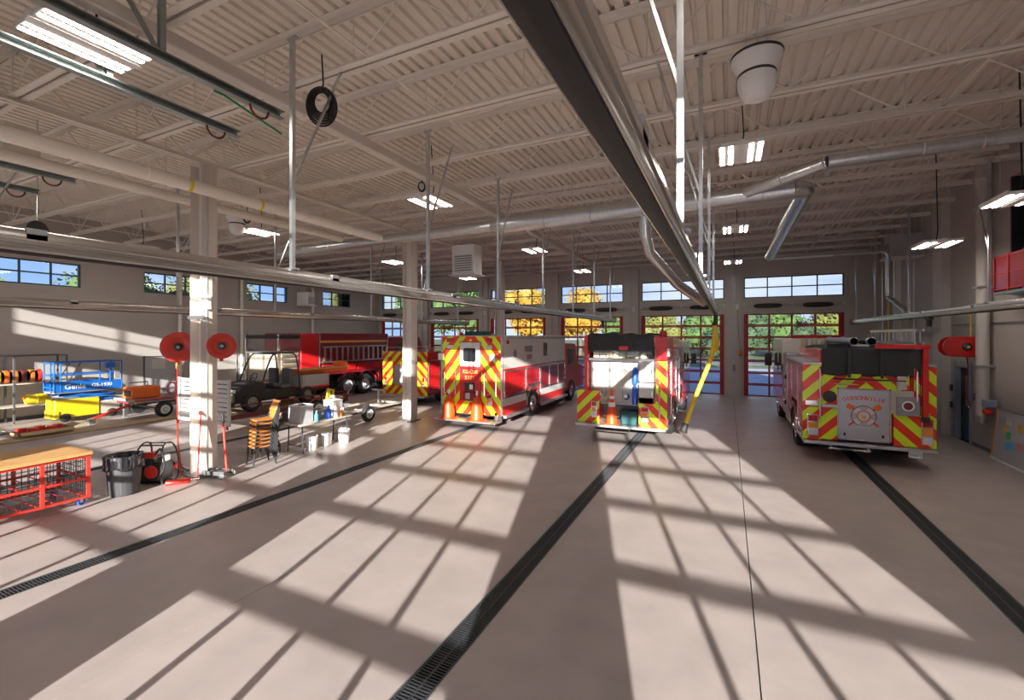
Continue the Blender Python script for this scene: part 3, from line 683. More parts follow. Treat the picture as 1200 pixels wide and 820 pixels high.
panel(E1, 'chevron_panel', -1.25, -.87, .50, 1.28, 'chev', .005); panel(E1, 'chevron_panel', .50, 1.25, .50, 1.22, 'chev'); panel(E1, 'chevron_panel', .98, 1.25, 1.24, 2.28, 'chev'); panel(E1, 'chevron_panel', .86, .96, 1.50, 2.26, 'chev', -.005)
panel(E1, 'rear_bulkhead', .44, .86, 1.22, 1.75, 'beige', .005)
dr = panel(E1, 'emblem_door', -.53, .42, .58, 1.74, 'plate', -.02, .025, .01)
for a in ((-.56, -.53, .56, 1.77), (.42, .45, .56, 1.77), (-.56, .45, 1.74, 1.77), (-.56, .45, .555, .58)): MB().box(a[0], a[1], -.055, -.02, a[2], a[3]).build('door_trim', 'chrome', dr)
arc_text(dr, 'GIBSONVILLE', .125, (-.055, 1.545), 1.6, -.048, 'bright_red', .46)
emblem(dr, -.055, 1.13, .235, -.046)
for x in (-.42, .30): MB().box(x-.02, x+.02, -.07, -.045, .66, .72).build('latch', 'black_paint', dr)
c2 = panel(E1, 'side_cabinet', .54, .95, 1.20, 1.62, 'mid_grey', -.02, .06, .012)
MB().lathe([(.11, 0), (.115, .01), (.09, .016)], (.74, -.08, 1.42), (0, -1, 0), 22).build('badge', 'plastic_white', c2); MB().lathe([(.085, 0), (.08, .01), (.0, .012)], (.74, -.094, 1.42), (0, -1, 0), 22).build('badge_face', 'burgundy', c2)
MB().lathe([(.13, 0), (.14, .02), (.12, .04), (.04, .05)], (-.71, -.02, 1.55), (0, -1, 0), 22).build('discharge_cap', 'black_paint', E1)
MB().box(-.87, -.55, -.09, 0, 1.30, 1.36).build('step', 'plate', E1)
light_stack(E1, -1.16, -.93, .60, 1.10); light_stack(E1, .98, 1.19, .58, 1.15)
MB().box(-1.2, -.94, -.05, -.02, 1.32, 1.44).build('warning_light', 'lens_clear', E1, bevel=.01)
rail(E1, 'grab_rail', [(-.62, -.02, 1.98), (-.62, -.09, 1.98), (.70, -.09, 1.98), (.70, -.02, 1.98)], .02, 'black_paint')
rail(E1, 'grab_rail', [(-.60, -.03, 1.86), (-.55, -.08, 1.86), (-.2, -.08, 1.86), (-.15, -.03, 1.86)], .018)
rail(E1, 'grab_rail', [(.90, -.03, 1.50), (.90, -.09, 1.53), (.90, -.09, 2.20), (.90, -.03, 2.24)], .018)
rail(E1, 'grab_rail', [(-.90, -.03, 1.0), (-.90, -.09, 1.03), (-.90, -.09, 2.20), (-.90, -.03, 2.24)], .016)
MB().box(.55, .72, -.10, -.02, 1.78, 2.08).build('spotlight_bracket', 'beige', E1, bevel=.01)
m_ = MB(); m_.box(-1.24, 1.24, -.16, .05, .42, .49); m_.build('tailboard', 'plate', E1, bevel=.008)
m_ = MB(); m_.box(-.75, .05, -.20, -.12, .34, .38); m_.box(-.72, -.68, -.16, -.1, .34, .42); m_.box(-.02, .02, -.16, -.1, .34, .42); m_.build('folding_step', 'chrome', E1)
pl = panel(E1, 'license_plate', .74, .98, .28, .41, 'plastic_white', -.10, .01); text(pl, '50671', .085, (.86, -.112, .345), (pi/2, 0, 0), 'mid_grey')
m_ = MB(); m_.box(-.9, .9, .3, 8.0, .38, .60); m_.box(-1.0, 1.0, 1.0, 2.2, .30, .7); m_.build('chassis', 'black_paint', E1)
for s_ in (-1, 1):
    wheel(E1, s_*1.22, 1.65, .51, .55, s_); wheel(E1, s_*1.20, 6.4, .51, .30, s_); fender(E1, s_*1.22, 1.65, .51, .05, 'chrome', s_)
    rollup(E1, s_*1.22, .12, 1.02, .62, 2.2, s_, 'fire_red'); rollup(E1, s_*1.22, 1.05, 2.3, 1.32, 2.2, s_, 'fire_red'); rollup(E1, s_*1.22, 2.33, 3.35, .62, 2.2, s_, 'fire_red')
    side_panel(E1, 'rub_rail', s_*1.22, .0, 1.05, .46, .55, 'chrome', .04, s_); side_panel(E1, 'rub_rail', s_*1.22, 2.3, 3.4, .46, .55, 'chrome', .04, s_)
pm = MB().box(-1.22, 1.22, 3.45, 4.6, .5, 2.45).build('pump_panel', 'alu', E1, bevel=.02)
for k in range(4):
    for j in range(3): MB().lathe([(.07, 0), (.075, .02), (.06, .05), (.05, .06)], (-1.22, 3.65+.25*k, .9+.4*j), (-1, 0, 0), 12).build('gauge', 'chrome' if (k+j) % 2 else 'black_paint', pm)
m_ = MB(); m_.prism([(4.65, .5), (8.3, .5), (8.3, 1.7), (8.0, 2.85), (4.65, 2.85)], 'x', -1.22, 1.22); cab = m_.build('cab', 'fire_red', E1, bevel=.05)
m_ = MB(); m_.prism([(4.62, 2.0), (8.24, 2.0), (8.0, 2.9), (4.62, 2.9)], 'x', -1.24, 1.24); m_.build('cab_roof', 'body_white', cab, bevel=.05)
for s_ in (-1, 1):
    for a, b_ in ((4.9, 5.7), (6.2, 7.2)): side_panel(cab, 'window', s_*1.24, a, b_, 1.75, 2.45, 'dark_glass', .012, s_)
    MB().box(min(s_*1.3, s_*1.55), max(s_*1.3, s_*1.55), 7.8, 7.9, 1.8, 2.3).build('mirror', 'black_paint', cab, bevel=.02)
m_ = MB(); m_.box(-.8, .8, 6.5, 6.8, 2.9, 3.02); m_.build('light_bar', 'lens_red', cab, bevel=.03)
for k in range(3): MB().lathe([(.05, -.0), (.09, .02), (.09, .3)], (-.75+.25*k, 3.55, 2.62), (0, 0, 1), 10).build('hose_roll', 'hose_jacket', E1)
# ladder rack on the right side
ar = MB().box(.99, 1.09, -.12, .0, 1.16, 2.74).build('ladder_rack_arm', 'fire_red', E1, bevel=.01)
MB().box(.98, 1.10, -.15, .02, 1.08, 1.20).build('arm_foot', 'black_paint', ar); MB().box(.15, 1.12, -.12, -.02, 2.70, 2.80).build('arm_beam', 'fire_red', ar, bevel=.01)
for k in range(2):
    x = .92+.14*k; m_ = MB()
    for z in (2.82, 3.12): m_.box(x-.02, x+.02, .1, 3.6, z-.03, z+.03)
    for q in range(11): m_.cyl((x, .3+.32*q, 2.82), (x, .3+.32*q, 3.12), .014, n=6)
    m_.build('ladder', 'galv', E1)
for k in range(2):
    sh = MB().cyl((-.1+.34*k, .6, 2.86), (-.1+.34*k, 3.6, 2.86), .085, n=14).build('suction_hose', 'blue_grey' if k == 0 else 'black_rubber', E1)
    for y in (.6, 3.5): MB().lathe([(.09, 0), (.105, .02), (.105, .09), (.09, .11)], (-.1+.34*k, y, 2.86), (0, 1, 0), 14).build('coupling', 'galv', sh)
for x in (-.3, .6): MB().box(x-.25, x+.25, 1.2, 1.28, 2.69, 2.79).build('hose_cradle', 'black_paint', E1)
# ---------------- engine in the middle bay
E2 = thing('fire_engine', 'red pumper with an open white rear and traffic cone on its tailboard', 'fire truck', (-2.72, 12.75, 0), 0, 'pumper engines')
m_ = MB(); m_.box(-1.05, -.95, .02, 3.6, 1.3, 3.0); m_.box(-1.22, -.95, .9, 3.6, .9, 1.4); m_.box(.93, 1.22, .02, 3.6, 1.3, 2.95); m_.box(-1.22, -.60, .02, .9, .5, 1.4); m_.box(.50, 1.22, .02, .9, .5, 1.3); m_.box(-1.2, 1.2, 2.4, 3.6, .5, 1.5);
m_.build('body', 'fire_red', E2, bevel=.01)
MB().box(-.95, .93, .30, .36, 1.05, 2.30).build('rear_bulkhead', 'panel_white', E2); MB().box(-.95, .93, .26, 3.6, 2.29, 2.34).build('hose_bed_floor', 'alu', E2)
MB().box(-.60, .50, .55, .60, .5, 1.05).build('step_riser', 'mid_grey', E2); MB().box(-.95, .93, .30, .60, 1.02, 1.06).build('step_shelf', 'plate', E2)
for x in (-.95+.47*k for k in range(4)): MB().box(x, x+.015, .285, .30, 1.07, 2.28).build('bulkhead_seam', 'mid_grey', E2)
MB().box(-.93, .52, .285, .30, 1.66, 1.68).build('bulkhead_seam', 'mid_grey', E2)
MB().box(-.95, .93, .05, .30, 2.28, 2.36).build('cross_beam', 'chrome', E2, bevel=.01)
for z0 in (1.12, 1.72):
    cb = MB().box(.50, .90, .02, .30, z0, z0+.57).build('rear_cabinet_door', 'panel_white', E2, bevel=.012); MB().box(.83, .86, -.01, .02, z0+.22, z0+.36).build('latch', 'chrome', cb)
def e2t(u, v):
    x = -.92+1.83*u; sc = .10*abs(sin(u*pi*2.2+.3))
    if v < .45: q = v/.45; z = 2.62-sc*(1-q)+(.42+.0)*q+(-.10*(u) if q < .2 else 0); y = .01-.03*sin(11*u+1)-.02*sin(27*u)
    else: q = (v-.45)/.55; z = 3.04+.05*sin(6*u)*sin(4*q)+.02*sin(21*u+7*q); y = .01+3.4*q
    return (x, y, z)
cov = sheet(E2, 'hose_bed_cover', e2t, 40, 24, 'tarp')
MB().box(-.02, .22, -.055, -.045, 2.60, 2.70).build('tag_patch', 'bright_red', cov)
for x in (.28, .42): MB().tube([(x, -.03, 2.62), (x+.02, -.04, 2.45), (x-.02, -.02, 2.36)], .008, 5).build('tie_cord', 'black_rubber', cov)
m_ = MB()
for k in range(9): m_.box(-.88+.195*k, -.88+.195*k+.17, .4, 3.3, 2.36, 2.66)
m_.build('folded_hose', 'hose_jacket', E2)
panel(E2, 'chevron_panel', -1.25, -.60, .50, 1.42, 'chev_small'); panel(E2, 'chevron_panel', .50, 1.25, .50, 1.14, 'chev_small'); panel(E2, 'chevron_panel', .93, 1.25, 1.15, 2.30, 'chev_small')
panel(E2, 'rear_post', -1.02, -.94, 1.42, 3.0, 'bright_red', 0, .03); panel(E2, 'rear_post', .93, 1.25, 2.31, 2.96, 'fire_red', 0, .02)
light_stack(E2, -.82, -.66, .66, 1.12); light_stack(E2, .56, .78, .62, 1.05)
rail(E2, 'grab_rail', [(1.06, -.02, .62), (1.06, -.09, .66), (1.06, -.09, 1.7), (1.06, -.02, 1.74)], .02)
rail(E2, 'grab_rail', [(.96, -.02, 1.15), (.96, -.08, 1.2), (.96, -.08, 2.6), (.96, -.02, 2.65)], .016)
MB().lathe([(.10, 0), (.10, .12), (.07, .17)], (1.12, .25, 2.96), (0, 0, 1), 16).build('beacon', 'lens_red', E2)
fd = MB().box(1.0, 1.32, .05, .3, 2.42, 2.64).build('flood_light', 'galv', E2, bevel=.02); MB().box(1.03, 1.29, .035, .052, 2.45, 2.61).build('lens', 'lens_clear', fd)
MB().cyl((1.15, .3, 2.50), (1.15, 1.4, 2.48), .06, n=12).build('hard_suction', 'black_rubber', E2)
bb = MB().lathe([(.07, 0), (.075, .04), (.075, .42), (.05, .50), (.03, .56)], (.36, .2, 1.06), (0, 0, 1), 14).build('air_bottle', 'blue', E2); MB().lathe([(.07, 0), (.075, .04), (.075, .36), (.05, .43), (.03, .49)], (.36, .2, 1.63), (0, 0, 1), 14).build('air_bottle', 'blue', E2)
for x, z in ((-.62, 1.25), (.12, 1.28)): MB().lathe([(.09, 0), (.10, .03), (.10, .10), (.05, .16)], (x, .30, z), (0, -1, 0), 16).build('discharge_cap', 'chrome', E2)
MB().tube([(-.75, .2, 1.12), (-.45, .18, 1.18), (-.05, .18, 1.62), (.3, .2, 1.98)], .07, 10).build('crosslay_hose', 'hose_jacket', E2)
m_ = MB(); m_.box(-1.24, 1.24, -.22, .6, .43, .50); m_.build('tailboard', 'plate', E2, bevel=.008)
m_ = MB(); m_.tube([(-.85, -.12, .44), (-.85, -.22, .35), (.28, -.22, .35), (.28, -.12, .44)], .022, 8); m_.build('folding_step', 'chrome', E2)
tb = MB().prism([(.02, .50), (.42, .50), (.46, .84), (-.02, .84)], 'y', .05, .45).build('storage_bin', 'teal', E2, bevel=.02); MB().box(-.04, .48, .03, .47, .84, .88).build('bin_lid', 'teal', tb, bevel=.01)
m_ = MB(); m_.box(-.9, .9, .3, 8.3, .36, .60); m_.box(-1.0, 1.0, 1.2, 2.4, .30, .7); m_.build('chassis', 'black_paint', E2)
for s_ in (-1, 1):
    wheel(E2, s_*1.22, 1.85, .51, .55, s_); wheel(E2, s_*1.2, 6.7, .51, .30, s_); fender(E2, s_*1.22, 1.85, .51, .05, 'chrome', s_)
    for a, b_, z0 in ((.12, 1.15, .62), (1.2, 2.5, 1.32), (2.53, 3.55, .62)): rollup(E2, s_*1.22 if s_ > 0 else -1.05, a, b_, z0 if s_ > 0 else 1.5, 2.25, s_)
    side_panel(E2, 'rub_rail', s_*1.22, .0, 1.2, .46, .55, 'chrome', .04, s_)
pm = MB().box(-1.22, 1.22, 3.65, 4.9, .5, 2.62).build('pump_panel', 'mid_grey', E2, bevel=.02)
for k in range(4):
    for j in range(3): MB().lathe([(.07, 0), (.075, .02), (.06, .05), (.05, .06)], (1.22, 3.85+.27*k, .9+.4*j), (1, 0, 0), 12).build('gauge', 'chrome' if (k+j) % 2 else 'bright_red', pm)
m_ = MB(); m_.prism([(4.95, .5), (8.5, .5), (8.5, 1.7), (8.2, 2.75), (4.95, 2.75)], 'x', -1.22, 1.22); cab = m_.build('cab', 'fire_red', E2, bevel=.05)
m_ = MB(); m_.prism([(4.93, 2.0), (8.42, 2.0), (8.2, 2.8), (4.93, 2.8)], 'x', -1.24, 1.24); m_.build('cab_roof', 'body_white', cab, bevel=.05)
for s_ in (-1, 1):
    for a, b_ in ((5.2, 5.95), (6.5, 7.4)): side_panel(cab, 'window', s_*1.24, a, b_, 1.75, 2.42, 'dark_glass', .012, s_)
    MB().box(min(s_*1.3, s_*1.5), max(s_*1.3, s_*1.5), 8.0, 8.1, 1.8, 2.25).build('mirror', 'black_paint', cab, bevel=.02)
# ---------------- heavy rescue
A = thing('rescue_truck', 'white and red rescue truck with a full chevron tail and rear door', 'fire truck', (-7.72, 13.0, 0))
m_ = MB(); m_.box(-1.18, 1.18, .02, 6.2, .98, 1.90); m_.box(-1.18, 1.18, .02, 1.95, .40, .98); m_.box(-1.18, 1.18, 3.15, 6.2, .40, .98); m_.build('body_lower', 'fire_red', A, bevel=.01)
MB().box(-1.18, 1.18, .02, 6.2, 1.90, 3.0).build('body_upper', 'body_white', A, bevel=.03)
panel(A, 'chevron_panel', -1.12, -.43, .40, 2.97, 'chev_amb'); panel(A, 'chevron_panel', .40, 1.12, .40, 2.97, 'chev_amb'); panel(A, 'chevron_panel', -.43, .40, 2.80, 2.97, 'chev_amb'); panel(A, 'chevron_panel', -.43, .40, .40, .82, 'chev_amb')
for s_ in (-1, 1): MB().box(s_*1.18-.06*(s_ > 0), s_*1.18+.06*(s_ < 0), -.03, .04, .40, 3.0).build('corner_post', 'alu', A, bevel=.008)
dr = panel(A, 'rear_door', -.42, .39, .83, 2.79, 'fire_red', -.01, .03, .012)
panel(dr, 'door_upper', -.40, .37, 1.97, 2.77, 'body_white', -.04, .006, .004)
wn = MB().prism([(-.27, 2.18), (-.22, 2.13), (.16, 2.13), (.21, 2.18), (.21, 2.53), (.16, 2.58), (-.22, 2.58), (-.27, 2.53)], 'y', -.058, -.045).build('window', 'dark_glass', dr)
text(dr, 'RESCUE', .155, (0, -.045, 1.79), (pi/2, 0, 0), 'gold', sx=1.1); text(dr, '5371', .17, (-.02, -.045, 1.59), (pi/2, 0, 0), 'gold', sx=1.15)
rc = MB().box(-.20, .16, -.09, -.04, 1.19, 1.43).build('rear_camera', 'black_paint', dr, bevel=.01); MB().box(.0, .13, -.1, -.088, 1.22, 1.38).build('camera_lens', 'plastic_white', rc)
rail(dr, 'door_handle', [(.30, -.04, 1.95), (.30, -.09, 1.93), (-.22, -.09, 1.80), (-.22, -.04, 1.78)], .014)
hb = MB().box(-.22, .24, -.22, -.02, .85, 1.12).build('winch', 'dark_red', A, bevel=.03); MB().box(-.06, .10, -.26, -.2, .92, 1.12).build('fairlead', 'plastic_grey', hb, bevel=.01)
for x in (-.82, .70):
    for z, mt in ((2.85, 'lens_red'), (2.62, 'lens_clear')): MB().box(x-.12, x+.12, -.05, -.015, z-.07, z+.06).build('marker_light', mt, A, bevel=.01)
for x in (-1.12, .88):
    fl_ = MB().box(x-.10, x+.10, -.14, -.02, 2.16, 2.40).build('flood_light', 'galv', A, bevel=.015); MB().box(x-.085, x+.085, -.15, -.138, 2.18, 2.38).build('lens', 'plastic_white', fl_)
light_stack(A, .62, .82, .70, 1.08); light_stack(A, -.96, -.78, .70, 1.08)
for x in (-1.0, -.56, .55, .98): rail(A, 'grab_rail', [(x, -.02, 1.0), (x, -.08, 1.03), (x, -.08, 1.75), (x, -.02, 1.78)], .017)
m_ = MB(); m_.box(-1.15, 1.15, -.50, .02, .20, .26); m_.box(-1.0, -.9, -.02, .3, .22, .5); m_.box(.9, 1.0, -.02, .3, .22, .5); m_.build('rear_step', 'plate', A, bevel=.008)
m_ = MB(); m_.box(-.85, .85, .1, 8.8, .34, .62); m_.box(-1, 1, 2.0, 3.1, .3, .8); m_.build('chassis', 'black_paint', A)
for s_ in (-1, 1):
    wheel(A, s_*1.18, 2.55, .50, .5, s_); wheel(A, s_*1.16, 7.2, .50, .28, s_); fender(A, s_*1.18, 2.55, .50, .03, 'alu', s_)
    for a, b_, z0 in ((.12, 1.85, .98), (1.9, 3.2, 1.18), (3.25, 4.2, .98), (4.25, 5.2, .98), (5.25, 6.15, .98)): rollup(A, s_*1.18, a, b_, z0, 1.80, s_, 'fire_red' if a < 3.2 else 'dark_red')
    for a, b_ in ((.04, 1.9), (3.2, 6.2)): side_panel(A, 'white_stripe', s_*1.18, a, b_, .70, .94, 'body_white', .008, s_, 0); side_panel(A, 'running_board', s_*1.18, a, b_, .32, .42, 'plate', .12, s_)
    MB().cyl((s_*1.22, .1, 2.94), (s_*1.22, 6.1, 2.94), .06, n=12).build('awning', 'plastic_grey', A)
    for a, z0, z1, b_ in ((1.75, 2.42, 2.62, 2.45), (1.95, 2.14, 2.30, 2.4), (3.55, 2.2, 2.72, 3.95)): side_panel(A, 'vent', s_*1.18, a, b_, z0, z1, 'mid_grey' if a < 3 else 'dark_glass', .015, s_)
    MB().lathe([(.07, 0), (.07, .03), (.04, .05)], (s_*1.18, .35, 2.78), (s_, 0, 0), 14).build('side_marker', 'lens_red', A)
    MB().lathe([(.14, 0), (.13, .012), (.0, .014)], (s_*1.18, .95, 2.38), (s_, 0, 0), 18).build('side_badge', 'mid_grey', A)
m_ = MB(); m_.prism([(6.25, .5), (9.2, .5), (9.2, 1.5), (8.2, 1.7), (7.8, 2.65), (6.25, 2.65)], 'x', -1.15, 1.15); cab = m_.build('cab', 'fire_red', A, bevel=.05)
for s_ in (-1, 1): side_panel(cab, 'window', s_*1.15, 6.6, 7.6, 1.65, 2.4, 'dark_glass', .012, s_)
MB().box(-.4, .35, .25, .75, 3.0, 3.14).build('roof_box', 'teal', A, bevel=.02); m_ = MB(); m_.box(-1.1, .3, 1.2, 1.5, 3.0, 3.06); m_.build('roof_vent', 'plastic_grey', A, bevel=.01)
MB().lathe([(.07, 0), (.07, .08), (.03, .12)], (-.45, .12, 3.0), (0, 0, 1), 12).build('beacon', 'lens_red', A)
# ---------------- brush truck beyond the middle column
B = thing('brush_truck', 'low red truck with chevron tail behind the middle steel column', 'fire truck', (-12.65, 15.7, 0))
m_ = MB(); m_.box(-1.18, 1.18, .02, 1.0, .45, 2.30); m_.box(-1.18, 1.18, 1.0, 2.1, 1.05, 2.30); m_.box(-1.18, 1.18, 2.1, 3.3, .45, 2.30); m_.build('body', 'fire_red', B, bevel=.02)
for a in ((-1.2, -.62, .42, 2.3), (.52, 1.2, .42, 2.3), (-.62, .52, 1.72, 2.3), (-.62, .52, .42, .82)): panel(B, 'chevron_panel', *a, 'chev_small')
pn = panel(B, 'rear_compartment', -.58, .48, .84, 1.70, 'plate', .0, .03)
MB().box(-.35, .0, -.10, -.03, .95, 1.55).build('control_box', 'plastic_grey', pn, bevel=.01); MB().cyl((.22, -.03, 1.2), (.22, -.18, 1.2), .17, n=16).build('booster_reel', 'pink', pn)
light_stack(B, -1.1, -.95, .8, 1.2); light_stack(B, .95, 1.1, .8, 1.2)
for x in (-.80, .80): MB().box(x-.08, x+.08, -.05, -.02, 1.9, 2.05).build('marker_light', 'lens_red', B, bevel=.01)
MB().box(-1.2, 1.2, -.25, .05, .38, .44).build('tailboard', 'plate', B, bevel=.008); m_ = MB(); m_.box(-.8, .8, .2, 6.3, .35, .6); m_.build('chassis', 'black_paint', B)
for s_ in (-1, 1):
    wheel(B, s_*1.18, 1.55, .45, .45, s_); wheel(B, s_*1.15, 5.3, .45, .27, s_); rollup(B, s_*1.18, .1, .95, .6, 1.9, s_); rollup(B, s_*1.18, 2.15, 3.2, .6, 1.9, s_)
    rail(B, 'top_rail', [(s_*1.1, .1, 2.3), (s_*1.1, .1, 2.45), (s_*1.1, 3.2, 2.45), (s_*1.1, 3.2, 2.3)], .02)
m_ = MB(); m_.prism([(3.4, .5), (6.8, .5), (6.8, 1.25), (5.6, 1.4), (5.0, 2.1), (3.4, 2.1)], 'x', -1.1, 1.1); cab = m_.build('cab', 'fire_red', B, bevel=.05)
for s_ in (-1, 1): side_panel(cab, 'window', s_*1.1, 3.6, 4.8, 1.4, 1.95, 'dark_glass', .012, s_)
# ---------------- tanker near the left wall
T = thing('tanker_truck', 'long dark red tanker with a ladder on its side, beyond the utility vehicle', 'fire truck', (-18.1, 13.9, 0))
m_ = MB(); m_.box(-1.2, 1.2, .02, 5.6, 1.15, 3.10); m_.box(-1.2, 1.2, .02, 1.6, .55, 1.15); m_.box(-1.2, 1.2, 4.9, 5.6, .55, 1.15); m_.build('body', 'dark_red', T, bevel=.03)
side_panel(T, 'sunlit_side_panel', 1.2, .02, .95, .9, 3.08, 'fire_red', .02, 1); side_panel(T, 'gold_stripe', 1.2, 1.0, 5.5, 2.66, 2.76, 'gold', .008, 1, 0); side_panel(T, 'side_rail', 1.2, 1.0, 5.55, 3.0, 3.1, 'dark_red', .05, 1)  # rear panel's brighter red paints in sunlight on the dark red body
for a in (.98, 5.56): side_panel(T, 'side_trim', 1.2, a, a+.06, .9, 3.08, 'alu', .03, 1)
ld = MB().box(1.23, 1.29, 1.1, 5.5, 2.42, 2.50).build('side_ladder', 'alu', T); MB().box(1.23, 1.29, 1.1, 5.5, 1.72, 1.80).build('ladder_rail', 'alu', ld)
for k in range(13): MB().box(1.235, 1.285, 1.2+.35*k, 1.2+.35*k+.12, 1.78, 2.44).build('rung', 'alu', ld)
for k in range(4): MB().box(1.21, 1.235, 1.15+1.1*k, 2.15+1.1*k, 1.30, 1.62).build('side_locker', 'fire_red', T, bevel=.01)
for y in (2.75, 3.95): wheel(T, 1.2, y, .52, .5, 1, 'plastic_grey'); wheel(T, -1.2, y, .52, .5, -1); fender(T, 1.2, y, .52, .06, 'chrome', 1)
for s_ in (-1, 1): wheel(T, s_*1.15, 7.6, .52, .3, s_)
m_ = MB(); m_.box(-.9, .9, -.2, 8.6, .45, .75); m_.build('chassis', 'black_paint', T)
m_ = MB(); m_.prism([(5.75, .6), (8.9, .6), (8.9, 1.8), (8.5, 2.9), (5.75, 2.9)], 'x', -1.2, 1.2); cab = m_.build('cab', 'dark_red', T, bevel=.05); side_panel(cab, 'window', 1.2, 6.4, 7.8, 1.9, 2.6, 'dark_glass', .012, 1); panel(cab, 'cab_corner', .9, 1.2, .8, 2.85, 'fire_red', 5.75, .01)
MB().box(-1.1, 1.1, -1.0, .0, 2.86, 3.02).build('hose_tray', 'tarp', T, bevel=.03); rb = MB().box(-1.1, 1.1, -.9, 0, 1.1, 2.3).build('rear_tank', 'tan_dark', T, bevel=.03)
for x in (-1.05, 1.05): MB().box(x-.04, x+.04, -1.0, -.92, .6, 3.05).build('rear_post', 'alu', T)
for k in range(5): MB().box(1.1, 1.14, -.85, -.1, 1.2+.22*k, 1.3+.22*k).build('rear_step', 'galv', rb)
MB().box(-1.1, 1.1, -1.1, 0, .55, .62).build('tailboard', 'plate', T)
# cones
def cone(loc, label, h=.9, rz=0, group='traffic cones on the trucks', rb=.19, stub=False):
    r = thing('traffic_cone', label, 'cone', loc, rz, group)
    MB().prism([(-rb*1.15, -rb*1.0), (-rb, -rb*1.15), (rb, -rb*1.15), (rb*1.15, -rb), (rb*1.15, rb), (rb, rb*1.15), (-rb, rb*1.15), (-rb*1.15, rb)], 'z', 0, .035).build('base', 'cone_orange', r)
    MB().lathe([(rb, .035), (rb*.72, h*.60), (rb*.45, h*.70), (.032, h*.78), (.026, h)] if stub else [(rb, .035), (.03, h), (.022, h)], n=20).build('cone_body', 'cone_orange', r)
    for a, b_ in (((.82, .97),) if stub else ((.50, .62), (.72, .80))):
        f = lambda q: rb+(.03-rb)*(q*h-.035)/(h-.035)+.003
        if stub: f = lambda q: .036
        MB().lathe([(f(a)-.01, a*h), (f(a), a*h), (f(b_), b_*h), (f(b_)-.01, b_*h)], n=20).build('reflective_band', 'plastic_white', r)
    return r
cone((-2.72-.24, 12.75-.02, .50), 'orange traffic cone with white bands on the tailboard of the middle engine', 1.0, 0, None, .17)
for x, lab in ((-.68, 'stubby orange traffic cone at the outer end of the rescue truck step'), (.40, 'stubby orange traffic cone beside the winch on the rescue truck step')): cone((-7.72+x, 12.70, .26), lab, .98, 0, 'cones on the rescue truck step', .21, True)
# ================================================================ things on the left side of the hall
def R3(rx=0, ry=0, rz=0): return Matrix.Rotation(rz, 3, 'Z') @ Matrix.Rotation(ry, 3, 'Y') @ Matrix.Rotation(rx, 3, 'X')
# ---- red wire cart with a wood top
ct = thing('wire_cart', 'red wire mesh cart on casters with a thick wooden top', 'cart', (-10.85, 2.8, 0))
WX, WY = .56, 1.22
for k in range(4): MB().box(-.62+.31*k, -.62+.31*(k+1)-.004, -1.27, 1.27, .88, .945).build('top_plank', 'wood', ct, bevel=.006)
for sx in (-1, 1):
    for y in (-WY, -.62, 0, .62, WY): MB().box(sx*WX-.025, sx*WX+.025, y-.025, y+.025, .12, .88).build('post', 'bright_red', ct)
for z in (.12, .45, .84):
    for sx in (-1, 1): MB().box(sx*WX-.02, sx*WX+.02, -WY, WY, z, z+.035).build('rail', 'bright_red', ct)
    for y in (-WY, 0, WY): MB().box(-WX, WX, y-.02, y+.02, z, z+.035).build('rail', 'bright_red', ct)
for sx in (-1, 1):
    m_ = MB(); y = -WY+.07
    while y < WY: m_.box(sx*WX-.004, sx*WX+.004, y-.004, y+.004, .14, .86); y += .085
    z = .2
    while z < .85: m_.box(sx*WX-.004, sx*WX+.004, -WY, WY, z-.004, z+.004); z += .085
    m_.build('mesh_panel', 'black_paint', ct)['kind'] = 'stuff'
for sy in (-1, 1):
    m_ = MB(); x = -WX+.07
    while x < WX: m_.box(x-.004, x+.004, sy*WY-.004, sy*WY+.004, .14, .86); x += .085
    z = .2
    while z < .85: m_.box(-WX, WX, sy*WY-.004, sy*WY+.004, z-.004, z+.004); z += .085
    m_.build('mesh_panel', 'black_paint', ct)['kind'] = 'stuff'
for z in (.14, .46):
    m_ = MB()
    for k in range(13): m_.box(-WX, WX, -WY+.2*k-.008, -WY+.2*k+.008, z, z+.016)
    m_.build('shelf_wire', 'bright_red', ct)['kind'] = 'stuff'
for sx in (-1, 1):
    for sy in (-1, 1):
        cs = MB().lathe([(.055, -.02), (.06, -.015), (.06, .015), (.055, .02)], (sx*(WX-.05), sy*(WY-.08), .06), (1, .3, 0), 16).build('caster', 'blue', ct)
        m_ = MB(); m_.box(sx*(WX-.05)-.03, sx*(WX-.05)+.03, sy*(WY-.08)-.03, sy*(WY-.08)+.03, .10, .125); m_.bar((sx*(WX-.05)+.028, sy*(WY-.08), .12), (sx*(WX-.05)+.028, sy*(WY-.08), .05), .006, .04); m_.build('fork', 'galv', cs)
# ---- trash can
tr = thing('trash_can', 'grey ribbed trash can lined with a black bag', 'trash can', (-10.35, 4.58, 0))
MB().lathe([(.215, 0), (.23, .02), (.275, .68), (.29, .69), (.29, .73), (.27, .73), (.22, .05)], n=28).build('bin', 'can_grey', tr)
for k in range(10):
    a = 2*pi*k/10; MB().bar((.226*cos(a), .226*sin(a), .05), (.268*cos(a), .268*sin(a), .62), .03, .012, up=(cos(a), sin(a), 0)).build('rib', 'can_grey', tr)
rn = random.Random(5)
def bagf(u, v):
    a = 2*pi*u; rr = .295+.012*sin(9*a)+.01*sin(23*a+v*4)
    if v < .5: q = v/.5; return (rr*cos(a), rr*sin(a), .50+.03*sin(5*a)+.24*q)
    q = (v-.5)/.5; rr2 = rr-.10*q-.02*sin(7*a)*q; return (rr2*cos(a), rr2*sin(a), .74+.05*sin(pi*q)-.16*q+.015*sin(11*a)*q)
sheet(tr, 'bag', bagf, 48, 10, 'bag_black', .006)
